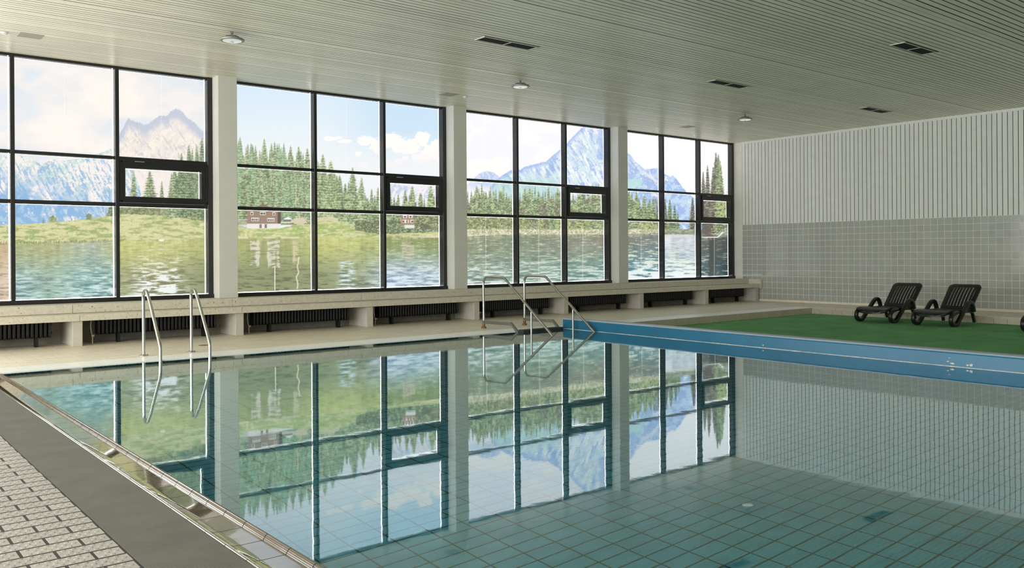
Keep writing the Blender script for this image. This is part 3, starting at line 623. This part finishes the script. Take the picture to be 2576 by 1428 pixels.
    cb = np.stack([np.interp(np.arange(PW), px, [p[2][k] / 255. for p in pts]) for k in range(3)], -1)[None]
    cW = ct + (cb - ct) * st(.05, .75, dep)[..., None]
    vs = fbm(9, 90, 141, 3); cW = cW * (1 + .22 * (vs - .5) * st(.7, .1, dep))[..., None]
    r1 = fbm(13, 2.0, 151, 3); r2 = fbm(24, 3.4, 161, 3); rp = r1 * (1 - dep) + r2 * dep
    cW = cW * (1 - .24 * st(.50, .32, rp) * (.35 + dep))[..., None]
    act = np.interp(np.arange(PW), [0, 40, 130, 290, 310, 360, 440, 480, 520, 600, 780, 840, 870, 900, 950, 975, 1108, 1174, 1300, 1523, 1580, 1660, 1750, 1766, 1800, 1860], [.1, .6, .4, .8, .2, 1., 1., .1, .0, .05, .05, .05, .5, .2, .6, .7, .7, .8, .7, .7, 1.15, 1.3, 1.3, .8, .4, .7])[None]
    thr = .65 - .21 * act * st(.05, .8, dep)
    wh = lerp(col(214, 220, 190) * np.ones((PH, PW, 3)), col(236, 242, 242), st(.2, .8, dep) * np.ones((PH, PW)))
    m = st(0, .07, rp - thr) * mW * np.clip(act, 0, 1)
    put(mW * 1., cW); put(m, wh, .9)
    put(mW * (st(.07, .0, dep) * (vs > .5)), col(206, 202, 150), .35)
    # mirrored chalet, trunk and hut streaks on the lake
    wob = 5 * (fbm(8, 7, 171, 2) - .5)
    for (x0, x1, y0, y1, c, a) in ((628, 652, 604, 668, (226, 214, 206), .75), (656, 664, 604, 650, (150, 130, 116), .5), (672, 702, 604, 672, (228, 216, 208), .75), (736, 750, 604, 660, (216, 200, 176), .6), (1010, 1040, 604, 650, (216, 196, 180), .55)):
        put(((xx + wob > x0) & (xx + wob < x1) & (yy > y0) & (yy < y1 + 14 * (fn - .5))) * st(.40, .62, rp + .06 + .5 * (vs - .5)), col(*c), a)
    put(((np.abs(xx - 747 - 9 * (vn(60, 14, 181) - .5)) < 1.6) & (yy > 645) & (yy < 727)) * 1., col(228, 216, 186), .9)
    put(((np.abs(xx - 690.5) < .9) & (yy > 668) & (yy < 735)) * 1., col(240, 238, 230), .9)
    put((st(26, 6, np.abs(xx - 872) * (1.0) - (yy - 660) * .12) * (yy > 655) * st(.46, .6, rp)), col(206, 230, 240), .9)
    put(((np.abs(xx - 1791) < 9 + 8 * (fn - .5)) & (yy > 604)) * 1., col(58, 66, 62), .8)
    # reeds at the meadow shore
    put(((np.abs(yy - shore) < 5 * vn(2.2, 40, 191) + 1) & (xx < 310) & (vn(2.2, 12, 193) > .5)) * 1., col(110, 110, 70), .55)
    put((np.hypot((xx - 405) / 2.2, yy - 604) < 3) * 1., col(238, 230, 218))
    put(((np.abs(yy - shore) < 2.2) & (xx > 598) & (xx < 760) & (vn(9, 30, 195) > .45)) * 1., col(222, 208, 186), .8)
    put(((np.abs(yy - shore + 1) < 2.0) & (xx > 1030) & (xx < 1110)) * 1., col(224, 212, 190), .7)
    # seams between the film sheets
    for (x, y0, y1) in ((161, 150, 390), (405, 160, 395), (405, 522, 546), (870, 225, 430), (1221, 290, 450), (1221, 545, 700), (1354, 545, 715), (1465, 560, 700), (1612, 590, 690), (1796, 590, 695), (262, 518, 545)):
        put(((np.abs(xx - x) < .8) & (yy > y0) & (yy < y1)) * 1., col(250, 248, 244), .6)
    fl = (.07 + .11 * st(520, 330, yy))[..., None] * np.clip(st(1860, 1700, xx) + .35, 0, 1)[..., None]
    C[:] = C * (1 - fl) + np.array([.965, .955, .94], np.float32) * fl      # backlight flare painted into the print, stronger toward the top
    return np.clip(C, 0, 1)

# ================================================================ windows with the printed panorama
def to_px(X, Z, Y=Y_GLASS):                   # where a point of the glazing lies on the panorama sheet
    d = X * FWD.x + Y * FWD.y; a = X * RGT.x + Y * RGT.y
    qx = F_PX * a / d; qy = HORIZON - F_PX * (Z - EYE) / d
    c, s = math.cos(ROLL), math.sin(ROLL)
    return 1288 + c * qx - s * qy, 714 + s * qx + c * qy
PRINT = make_print()
LIN = np.where(PRINT <= .04045, PRINT / 12.92, ((PRINT + .055) / 1.055) ** 2.4)
def film(parent, x0, x1, z0, z1, y, px_step=1.7):
    ua, va = to_px(np.array([x0, x1, x0, x1]), np.array([z0, z0, z1, z1]), y)
    nx = max(4, int((ua.max() - ua.min()) / px_step)); nz = max(4, int((va.max() - va.min()) / px_step))
    gx, gz = np.meshgrid(np.linspace(x0, x1, nx + 1), np.linspace(z0, z1, nz + 1))
    u, v = to_px(gx, gz, y)
    iu = np.clip(u - PX0, 0, PW - 1.01); iv = np.clip(v - PY0, 0, PH - 1.01)
    a, b = iu.astype(int), iv.astype(int); fu, fv = (iu - a)[..., None], (iv - b)[..., None]
    c = (LIN[b, a] * (1 - fu) + LIN[b, a + 1] * fu) * (1 - fv) + (LIN[b + 1, a] * (1 - fu) + LIN[b + 1, a + 1] * fu) * fv
    me = bpy.data.meshes.new('pane'); n = gx.size
    co = np.stack([gx.ravel(), np.full(n, y), gz.ravel()], -1).astype(np.float32)
    idx = np.arange(n).reshape(nz + 1, nx + 1)
    q = np.stack([idx[:-1, :-1], idx[:-1, 1:], idx[1:, 1:], idx[1:, :-1]], -1).reshape(-1, 4)
    me.vertices.add(n); me.vertices.foreach_set('co', co.ravel())
    me.loops.add(q.size); me.loops.foreach_set('vertex_index', q.ravel().astype(np.int32))
    me.polygons.add(len(q)); me.polygons.foreach_set('loop_start', np.arange(0, q.size, 4, dtype=np.int32))
    me.update(); me.validate()
    at = me.color_attributes.new('print', 'FLOAT_COLOR', 'POINT')
    at.data.foreach_set('color', np.concatenate([c.reshape(-1, 3), np.ones((n, 1))], 1).astype(np.float32).ravel())
    me.materials.append(MT['film'])
    return link('pane', me, parent)
def pane(w, x0, x1, z0, z1, y, step,  g=(.0, .0065, .0012, .0008)):     # printed sheet inside a margin of clear glass: left, right, bottom, top
    if step > 10:
        return MB().add([(x0, y, z0), (x1, y, z0), (x1, y, z1), (x0, y, z1)], [(0, 1, 2, 3)]).build('pane', MT['daylight'], w)  # plain glowing pane for the unseen fill windows
    p = film(w, x0 + g[0], x1 - g[1], z0 + g[2], z1 - g[3], y, step)
    mb = MB(); a, b, c, d = x0 + g[0], x1 - g[1], z0 + g[2], z1 - g[3]
    for (p0, p1, q0, q1) in ((x0, a, z0, z1), (b, x1, z0, z1), (a, b, z0, c), (a, b, d, z1)):
        mb.add([(p0, y, q0), (p1, y, q0), (p1, y, q1), (p0, y, q1)], [(0, 1, 2, 3)])
    me = mb.mesh('clear_margin', MT['outside']); link('clear_margin', me, p)
T1, T2, ZB, ZT = (2.754, 2.803), (2.034, 2.091), (.573, .637), (4.150, CEIL + .02)
def window(name, x0, x1, mull, label, step, simple=False):
    w = tag(empty(name), label, 'window', kind='structure')
    bars = lambda n, a: MB().box(*a).build(n, MT['frame'], w, bevel=.003, seg=1)
    jl, jr = x0 + .050, x1 - .085
    bars('jamb', (x0, jl, Y_FRAME, 14.215, ZB[0], ZT[1])); bars('jamb', (jr, x1, Y_FRAME, 14.215, ZB[0], ZT[1]))
    bars('head', (jl, jr, Y_FRAME + .03, 14.215, ZT[0], ZT[1])); bars('sill_bar', (x0, x1, Y_FRAME - .03, 14.215, ZB[0], ZB[1]))
    for m_ in mull: bars('mullion', (m_ - .028, m_ + .028, Y_FRAME, 14.215, ZB[1], ZT[0]))
    edges = [jl] + [v for m_ in mull for v in (m_ - .028, m_ + .028)] + [jr]
    for i in range(0, len(edges), 2):
        a, b = edges[i], edges[i+1]; last = i == len(edges) - 2
        bars('transom', (a, b, Y_FRAME + .012, 14.215, *T1)); bars('transom', (a, b, Y_FRAME + .012, 14.215, *T2))
        pane(w, a, b, T1[1], ZT[0], Y_GLASS, step); pane(w, a, b, ZB[1], T2[0], Y_GLASS, step, (.0, .0065, .007, .0012))
        if not last: pane(w, a, b, T2[1], T1[0], Y_GLASS, step)
        else:                                 # bottom-hung vent sash with a heavy frame
            s = MB(); ys0, ys1 = Y_FRAME - .012, 14.20; o0, o1, p0, p1 = a + .006, b - .006, T2[1] + .006, T1[0] - .006
            i0, i1, q0, q1 = a + .082, b - .105, 2.19, 2.625
            s.box(o0, i0, ys0, ys1, p0, p1); s.box(i1, o1, ys0, ys1, p0, p1); s.box(i0, i1, ys0, ys1, p0, q0); s.box(i0, i1, ys0, ys1, q1, p1)
            so = s.build('vent_sash', MT['frame'], w)
            mbx = MB(); mbx.box(o0 + .012, o1 - .012, ys0 - .010, ys0, p0 + .012, p0 + .03); mbx.box(o0 + .012, o1 - .012, ys0 - .010, ys0, p1 - .03, p1 - .012); mbx.box(o0 + .012, o0 + .03, ys0 - .010, ys0, p0 + .012, p1 - .012); mbx.box(o1 - .03, o1 - .012, ys0 - .010, ys0, p0 + .012, p1 - .012)
            mbx.build('sash_bead', MT['frame'], so)
            MB().box(a + .22, a + .36, ys0 - .022, ys0 - .010, p1 - .022, p1 - .008).build('stay', MT['steel_flat'], so, bevel=.003, seg=1)
            pane(w, i0, i1, q0, q1, ys1 - .03, step, (.0, .005, .005, .002))
    return w
window('window_1', .80, 5.144, (2.259, 3.669), 'black framed window with pale rocky mountains and meadow printed on it', 1.3)
window('window_2', 5.455, 9.816, (6.985, 8.400), 'black framed window printed with a chalet, spruce forest and blue sky', 1.25)
window('window_3', 10.139, 14.471, (11.660, 13.060), 'black framed window printed with a pointed blue mountain over the lake forest', 1.2)
window('window_4', 14.785, 19.185, (16.338, 17.760), 'black framed window beside the end wall, printed with dark spruces and glittering water', 1.15)
window('fill_window_5', -3.865, .486, (-2.40, -1.0), 'unseen black framed window left of the mountain window, panes made bright as fill', 14)  # unseen bays given bright clear panes to add fill light
window('fill_window_6', X_LEFT + .01, -4.18, (-5.60,), 'unseen black framed window at the far left end of the hall, panes made bright as fill', 14)
pil = MB().box(0, .316, Y_PIL, 14.36, .573, CEIL + .02).mesh('window_pillar', MT['pillar'], bevel=.006, seg=2)
for x, lb in ((-4.18, 'white square pillar left of all visible windows'), (.486, 'white square pillar left of the mountain window'), (5.142, 'white square pillar between the mountain window and the chalet window'), (9.818, 'white square pillar between the chalet window and the blue mountain window'), (14.470, 'white square pillar between the blue mountain window and the last window')):
    o = link('window_pillar', pil, None, (x, 0, 0)); tag(o, lb, 'pillar', 'pillars between the windows')

# ================================================================ stone bench with radiators below
tag(MB().box(X_LEFT, X_END, 13.9, 14.02, .570, .573).build('trim_3', MT['stone']), 'stone sill strip below the black window frames', 'trim', kind='structure')
bench = tag(empty('stone_bench'), 'long pale terrazzo bench in two tiers running under all the windows', 'bench')
LEGX = [2.92 + 2.345 * k for k in range(-4, 7)] + [19.06]
edges = [X_LEFT + .01] + [x + .02 for x in LEGX[:-1] if x > X_LEFT + .3] + [19.12]
for a, b in zip(edges[:-1], edges[1:]):
    MB().box(a + .002, b - .002, 13.20, 13.80, .356, .446).build('seat_slab', MT['stone'], bench, bevel=.006)
    MB().box(a - .012, b - .016, 13.56, 13.895, .450, .573).build('back_slab', MT['stone'], bench, bevel=.005)
MB().prism([(13.18, .33), (13.18, .565), (13.60, .575), (13.60, .33)], 'x', 19.115, 19.185).build('end_slab', MT['stone'], bench, bevel=.006)
lg = MB().box(-.066, .066, 13.26, 13.895, 0, .355).mesh('bench_leg', MT['leg'], bevel=.006)
for x in LEGX: link('bench_leg', lg, bench, (x, 0, 0))
RAD = [('leftmost black ribbed radiator under the bench', 0), ('black ribbed radiator under the bench behind the pool ladder', 1), ('black ribbed radiator under the bench below the chalet window', 2), ('black ribbed radiator under the bench left of the stair handrails', 3), ('black ribbed radiator under the bench behind the stair handrails', 4), ('black ribbed radiator under the bench behind the blue bulkhead', 5), ('black ribbed radiator under the bench, second from the end wall', 6), ('black ribbed radiator under the bench nearest the end wall', 7)]
fin = MB().prism([(13.50, .125), (13.47, .135), (13.462, .16), (13.462, .34), (13.47, .352), (13.62, .352), (13.63, .34), (13.63, .14), (13.62, .125)], 'x', -.017, .017).mesh('radiator_fin', MT['radiator'], bevel=.005, seg=1)
ft = MB().box(-.02, .02, 13.50, 13.60, 0, .13).mesh('radiator_foot', MT['radiator'])
for lb, k in RAD:
    a = LEGX[k + 3]; b = LEGX[k + 4] if k + 4 < len(LEGX) else 19.0
    r = tag(empty('radiator', ((a + b) / 2, 0, 0)), lb, 'radiator', 'radiators under the bench')
    x0, x1 = a + .33, b - .27; n = int((x1 - x0) / .055)
    for i in range(n + 1): link('radiator_fin', fin, r, (x0 + i * .055 - (a + b) / 2, 0, 0))
    c = -(a + b) / 2
    MB().tube([(x0 + c, 13.55, .19), (x1 + c, 13.55, .19)], .018, 8).build('radiator_pipe', MT['radiator'], r); MB().tube([(x0 + c, 13.55, .31), (x1 + c, 13.55, .31)], .018, 8).build('radiator_pipe', MT['radiator'], r)
    for fx in (x0 + .28, x1 - .20): link('radiator_foot', ft, r, (fx + c, 0, 0))
    MB().tube([(x0 - .09 + c, 13.53, .34), (x0 - .10 + c, 13.52, .26), (x0 - .09 + c, 13.52, .16), (x0 - .075 + c, 13.52, .10), (x0 - .075 + c, 13.52, 0)], .009, 8).build('supply_pipe', MT['brass'], r)
    MB().box(x0 - .095 + c, x0 - .055 + c, 13.49, 13.55, .10, .13).build('valve', MT['brass'], r, bevel=.004)

# ================================================================ steel ladder and stair rails
def rail_path(prof, x): return [(x, y, z) for y, z in prof]
lad = tag(empty('pool_ladder', (3.58, 11.1, 0)), 'stainless pool ladder with two bent tube rails at the window side', 'ladder')
prof = [(11.42, 0), (11.42, .35), (11.42, .70)] + arc(11.325, .735, .095, 0, 145, 10)[0:] + [(11.14, .68), (10.90, .37), (10.79, .228), (10.766, .195), (10.752, .160), (10.748, .120), (10.745, 0), (10.745, -.5), (10.745, -.95)]
for x in (-.30, .30):
    rl = MB().tube([(x, y - 11.1, z) for y, z in prof], .0205, 14).build('rail', MT['steel'], lad, smooth=True)
    fl = MB().lathe([(.055, 0), (.055, .006), (.05, .009), (.026, .010)], x, .32, 24).build('flange', MT['steel_flat'], lad, smooth=True)
    for a in (0, 2.1, 4.2): MB().lathe([(.007, .009), (.007, .018), (.004, .020)], x + .042*math.cos(a), .32 + .042*math.sin(a), 8).build('bolt', MT['steel_flat'], fl)
for z in (-.25, -.52, -.79): MB().box(-.29, .29, -.40, -.30, z, z + .025).build('step', MT['steel_flat'], lad, bevel=.004)
stt = tag(empty('pool_stair', (9.345, 11.0, 0)), 'stainless pool stair with two sloping handrails beside the blue bulkhead', 'pool stair')
pr2 = [(11.65, .03), (11.65, .40), (11.65, .76)] + arc(11.54, .765, .11, 0, 90, 8)[1:] + [(11.20, .876)] + [(11.10, .870), (11.055, .850), (11.02, .82)] + [(10.40, .36), (9.90, -.005), (9.30, -.445), (8.9, -.74)]
for x in (-.455, .455):
    MB().tube([(x, y - 11.0, z) for y, z in pr2], .0205, 14).build('handrail', MT['steel'], stt, smooth=True)
    MB().tube([(x, 10.40 - 11.0, .345), (x, 10.40 - 11.0, -.62)], .0165, 12).build('post', MT['steel_flat'], stt, smooth=True)
    MB().lathe([(.040, 0), (.044, .004), (.044, .022), (.036, .030), (.026, .034), (.026, .075)], x, .65, 24).build('flange', MT['rust'], stt, smooth=True)
    # flat-bar stringer: level over the deck, then sloping into the water
    MB().prism([(y - 11.0, z) for y, z in [(11.64, .080), (11.64, .132), (10.91, .144), (9.945, -.58), (9.91, -.535), (9.875, -.60), (10.89, .090)]], 'x', x - .022, x + .022).build('stringer', MT['steel_flat'], stt)
for i, (y, z) in enumerate(((10.72, .034), (10.44, -.19), (10.16, -.41))): MB().box(-.44, .44, y - 11.10, y - 10.98, z - .075, z).build('tread', MT['vent' if i == 0 else 'steel_flat'], stt, bevel=.004)

# ================================================================ sun loungers
def ribbon(path, w, t, y0):                   # flat plastic bar following a 2D path (x,z), width w across y, thickness t
    P = [Vector((p[0], p[1])) for p in path]; mb = MB(); n = len(P); vs = []
    for i, p in enumerate(P):
        d = (P[min(i+1, n-1)] - P[max(i-1, 0)]).normalized(); nn = Vector((-d.y, d.x)) * t / 2
        a, b = p + nn, p - nn
        vs += [(a.x, y0 - w/2, a.y), (a.x, y0 + w/2, a.y), (b.x, y0 + w/2, b.y), (b.x, y0 - w/2, b.y)]
    fs = [(0, 1, 2, 3), tuple(4*(n-1) + k for k in (3, 2, 1, 0))]
    for i in range(n-1):
        for k in range(4): fs.append((4*i+k, 4*i+(k+1) % 4, 4*(i+1)+(k+1) % 4, 4*(i+1)+k))
    return mb.add(vs, fs)
def smooth_path(pts, n=6):
    out = []; P = [Vector(p) for p in pts]
    for i in range(len(P)-1):
        p0, p1, p2, p3 = P[max(i-1, 0)], P[i], P[i+1], P[min(i+2, len(P)-1)]
        for k in range(n):
            t = k / n; out.append(tuple(.5*((2*p1) + (p2-p0)*t + (2*p0-5*p1+4*p2-p3)*t*t + (3*p1-p0-3*p2+p3)*t**3)))
    out.append(tuple(P[-1])); return out
def make_lounger(label):
    L_ = tag(empty('sun_lounger'), label, 'sun lounger', 'black loungers on the green carpet')
    # seat shell: sags to a rounded foot end
    top = smooth_path([(-.10, .205), (-.03, .248), (.08, .272), (.38, .262), (.66, .252), (.90, .258)], 5)
    sh = MB(); n = len(top); vs = []; ny = 9
    for i, (x, z) in enumerate(top):
        hw = .29 * (1 - .30 * max(0, 1 - i / 6.0) ** 2)
        for j in range(ny):
            s = -1 + 2*j/(ny-1); vs.append((x - .05*(s*s)*(-1 if i < 3 else 0), hw*s, z - .012*(1 - s*s)))
    m0 = len(vs); vs += [(x, y, z - .035) for x, y, z in vs]
    fs = [(i*ny+j, i*ny+j+1, (i+1)*ny+j+1, (i+1)*ny+j) for i in range(n-1) for j in range(ny-1)]
    fs += [tuple(m0 + q for q in f[::-1]) for f in fs]
    bd = [j for j in range(ny)] + [i*ny+ny-1 for i in range(1, n)] + [(n-1)*ny+j for j in range(ny-2, -1, -1)] + [i*ny for i in range(n-2, 0, -1)]
    fs += [(bd[k], bd[(k+1) % len(bd)], m0+bd[(k+1) % len(bd)], m0+bd[k]) for k in range(len(bd))]
    seat = sh.add(vs, fs).build('seat', MT['lounger'], L_, smooth=True)
    for k in range(7):
        x = .10 + k * .105; MB().box(x, x + .045, -.20, .20, .2505, .2590).build('seat_slat', MT['lounger'], seat, bevel=.003, seg=1)
    for s in (-1, 1):
        MB().box(.0, .98, s*.262 - .022, s*.262 + .022, .205, .255).build('side_rail', MT['lounger'], L_, bevel=.008)
        y = s * .315
        path = smooth_path([(.28, .235), (.13, .222), (.035, .170), (.022, .095), (.085, .038), (.19, .030), (.275, .070), (.54, .272), (.66, .360), (.745, .388), (.825, .360), (.875, .290), (.90, .220)], 6)
        ribbon(path, .060, .056, y).build('leg_and_armrest', MT['lounger'], L_, smooth=True, bevel=.008)
        rear = smooth_path([(.84, .225), (.93, .212), (.985, .150), (1.030, .060), (1.040, .028)], 6)
        ribbon(rear, .046, .050, s*.262).build('rear_leg', MT['lounger'], L_, smooth=True, bevel=.008)
        MB().box(.09, .19, y - .026, y + .026, .001, .018).build('foot_pad', MT['lounger'], L_, bevel=.004)
        MB().lathe([(.022, .0), (.022, .012), (.012, .02)], 0, 0, 16).build('hinge_cap', MT['steel_flat'], L_).matrix_local = Matrix.Translation((.90, s*.295, .262)) @ Matrix.Rotation(-s*math.pi/2, 4, 'X')
    # reclining back: rounded frame with upright slats, hinged at x = 0.9
    B = empty('backrest', (.90, 0, .268)); B.parent = L_; B.rotation_euler = (0, math.radians(-43), 0)
    Lb, hw, r = .60, .30, .07
    def rr(l0, l1, w0, w1, rad, n=6):        # rounded outline in (l along back, y)
        o = []
        for (cx, cy, a0) in ((l1 - rad, w1 - rad, 0), (l0 + .02, w0 - .02, 90), (l0 + .02, -w0 + .02, 180), (l1 - rad, -w1 + rad, 270)):
            q = rad if cx > .3 else .02
            o += [(cx + q*math.cos(math.radians(a0 + 90*k/n)), cy + q*math.sin(math.radians(a0 + 90*k/n))) for k in range(n+1)]
        return o
    outer = rr(0, Lb, .265, .275, .075); inner = rr(.055, Lb - .060, .205, .212, .03)
    fm = MB(); n = len(outer); vs = []
    curve = lambda l, y: .030*math.sin(l / Lb * 3.0) - .25 * y * y
    for off in (0, -.03):
        vs += [(l, y, curve(l, y) + off) for l, y in outer] + [(l, y, curve(l, y) + off) for l, y in inner]
    fs = []
    for k in range(n):
        k2 = (k+1) % n
        fs += [(k, k2, n+k2, n+k), (2*n+k, 3*n+k, 3*n+k2, 2*n+k2), (k, 2*n+k, 2*n+k2, k2), (n+k, n+k2, 3*n+k2, 3*n+k)]
    fo = fm.add(vs, fs).mesh('back_frame', MT['lounger'], smooth=True)
    link('back_frame', fo, B)
    for k in range(8):
        y = -.186 + k * .0531; sl = MB(); ls = np.linspace(.045, Lb - .05, 9); v2 = []
        for l in ls:
            for dy, dz in ((-.0175, 0), (.0175, 0), (.0175, -.016), (-.0175, -.016)): v2.append((l, y + dy, curve(l, y) + dz - .002))
        f2 = [(0, 1, 2, 3), tuple(32 + q for q in (3, 2, 1, 0))] + [(4*i+q, 4*i+(q+1) % 4, 4*i+4+(q+1) % 4, 4*i+4+q) for i in range(8) for q in range(4)]
        sl.add(v2, f2).build('back_slat', MT['lounger'], B)
    return L_
lo = make_lounger('black plastic sun lounger on the carpet, left one of the two fully visible')
lo.location = (16.14, 8.58, CARPET_Z + .001); lo.scale = (1.1, 1.1, 1.1)
l2 = copy_tree(lo); l2.location = (16.10, 7.42, CARPET_Z + .001); tag(l2, 'black plastic sun lounger on the carpet, right one of the two fully visible', 'sun lounger', 'black loungers on the green carpet')
l3 = copy_tree(lo); l3.location = (16.05, 5.51, CARPET_Z + .001); tag(l3, 'black plastic sun lounger at the right picture edge, mostly cut off', 'sun lounger', 'black loungers on the green carpet')

# ================================================================ ceiling fittings
def make_lamp(label):
    t = tag(empty('ceiling_lamp'), label, 'lamp', 'round high-bay lamps under the planks')
    MB().lathe([(.150, -.118), (.155, -.112), (.155, -.102), (.146, -.092), (.100, -.082), (.085, -.074), (.075, -.056), (.030, -.048)], 0, 0, 40).build('housing', MT['lamp_body'], t, smooth=True)
    mb = MB()
    for k in range(28):
        a = 2*math.pi*k/28; c, s = math.cos(a), math.sin(a); w = .003
        mb.add([(c*.07 - s*w, s*.07 + c*w, -.095), (c*.105 - s*w, s*.105 + c*w, -.095), (c*.088 - s*w, s*.088 + c*w, -.062), (c*.06 - s*w, s*.06 + c*w, -.053), (c*.07 + s*w, s*.07 - c*w, -.095), (c*.105 + s*w, s*.105 - c*w, -.095), (c*.088 + s*w, s*.088 - c*w, -.062), (c*.06 + s*w, s*.06 - c*w, -.053)], [(0,1,2,3),(4,7,6,5),(0,4,5,1),(1,5,6,2),(2,6,7,3),(3,7,4,0)])
    mb.build('cooling_fins', MT['lamp_body'], t)
    d = MB().lathe([(.118, -.1185), (.118, -.122), (.100, -.128), (.0, -.130)], 0, 0, 40).build('diffuser', MT['lamp_glass'], t, smooth=True)
    MB().box(-.022, .022, -.010, .010, -.1325, -.1295).build('sensor', MT['lamp_chip'], d)
    MB().tube([(0, 0, -.050), (.012, 0, -.035), (0, 0, -.022), (-.012, 0, -.035), (0, 0, -.050)], .0045, 8).build('ring', MT['hook'], t)
    MB().tube([(.0, 0, -.024), (.010, .004, -.012), (.004, 0, 0), (.0, 0, .012)], .0045, 8).build('hook', MT['hook'], t)
    MB().tube([(-.002, 0, -.024), (-.016, .003, -.012), (-.022, 0, .008)], .003, 6).build('cable', MT['hook'], t)
    return t
la = make_lamp('grey round hanging lamp above the ladder, nearest of three'); la.location = (4.295, 11.01, CEIL)
for p, lb in (((9.281, 11.10, CEIL), 'grey round hanging lamp in the middle of the row of three'), ((15.351, 10.95, CEIL), 'grey round hanging lamp farthest away, near the end wall')):
    c = copy_tree(la); c.location = p; tag(c, lb, 'lamp', 'round high-bay lamps under the planks')
def make_vent(label):
    t = tag(empty('air_vent'), label, 'vent', 'dark double grilles in the plank ceiling')
    fr = MB(); Lx, Ly, w = .48, .115, .018
    fr.box(-Lx, Lx, -Ly, -Ly + w, -.010, .004); fr.box(-Lx, Lx, Ly - w, Ly, -.010, .004); fr.box(-Lx, -Lx + w, -Ly, Ly, -.010, .004); fr.box(Lx - w, Lx, -Ly, Ly, -.010, .004)
    fr.build('frame', MT['vent_frame'], t); MB().box(-.008, .008, -Ly, Ly, -.010, .004).build('divider', MT['vent_frame'], t)
    for s in (-1, 1):
        g_ = MB().box(min(s*.008, s*(Lx-w)), max(s*.008, s*(Lx-w)), -Ly + w, Ly - w, -.0015, .004).build('grille', MT['vent'], t)
        mb = MB()
        for k in range(12):
            y = -Ly + w + .006 + k * .0155; mb.box(min(s*.01, s*(Lx-w)), max(s*.01, s*(Lx-w)), y, y + .004, -.007, -.001)
        mb.build('louvres', MT['vent'], g_)
    MB().box(-Lx - .01, Lx + .03, -Ly - .014, -Ly, -.001, .004).build('dark_strip', MT['dark_gap'], t)  # dark strip along the near edge of the vent frame
    return t
v0 = make_vent('dark double air grille above the pool middle, largest in view'); v0.location = (7.52, 9.275, CEIL)
for p, lb in (((12.37, 9.165, CEIL), 'dark double air grille between the two farther lamps'), ((12.35, 5.92, CEIL), 'dark double air grille at the right of the ceiling'), ((17.06, 8.99, CEIL), 'small looking dark air grille close to the end wall')):
    c = copy_tree(v0); c.location = p; tag(c, lb, 'vent', 'dark double grilles in the plank ceiling')
pn = MB().box(-.142, .142, -.142, .142, -.004, .004).mesh('access_panel', MT['panel'], bevel=.002, seg=1)
for p, lb in (((2.28, 12.83, CEIL), 'beige square panel in the ceiling at the far left'), ((9.08, 12.90, CEIL), 'beige square panel in the ceiling above the second pillar'), ((15.80, 12.86, CEIL), 'beige square panel in the ceiling near the last window')):
    tag(link('access_panel', pn, None, p), lb, 'panel', 'square ceiling panels')
sd = MB().lathe([(.045, .004), (.045, -.010), (.034, -.022), (.015, -.026)], 0, 0, 20).mesh('smoke_detector', MT['board'], smooth=True)
for p, lb in (((1.98, 12.84, CEIL), 'small white round detector beside the far left ceiling panel'), ((9.45, 12.90, CEIL), 'small white round detector beside the ceiling panel above the second pillar')):
    tag(link('smoke_detector', sd, None, p), lb, 'detector', 'detectors beside the ceiling panels')
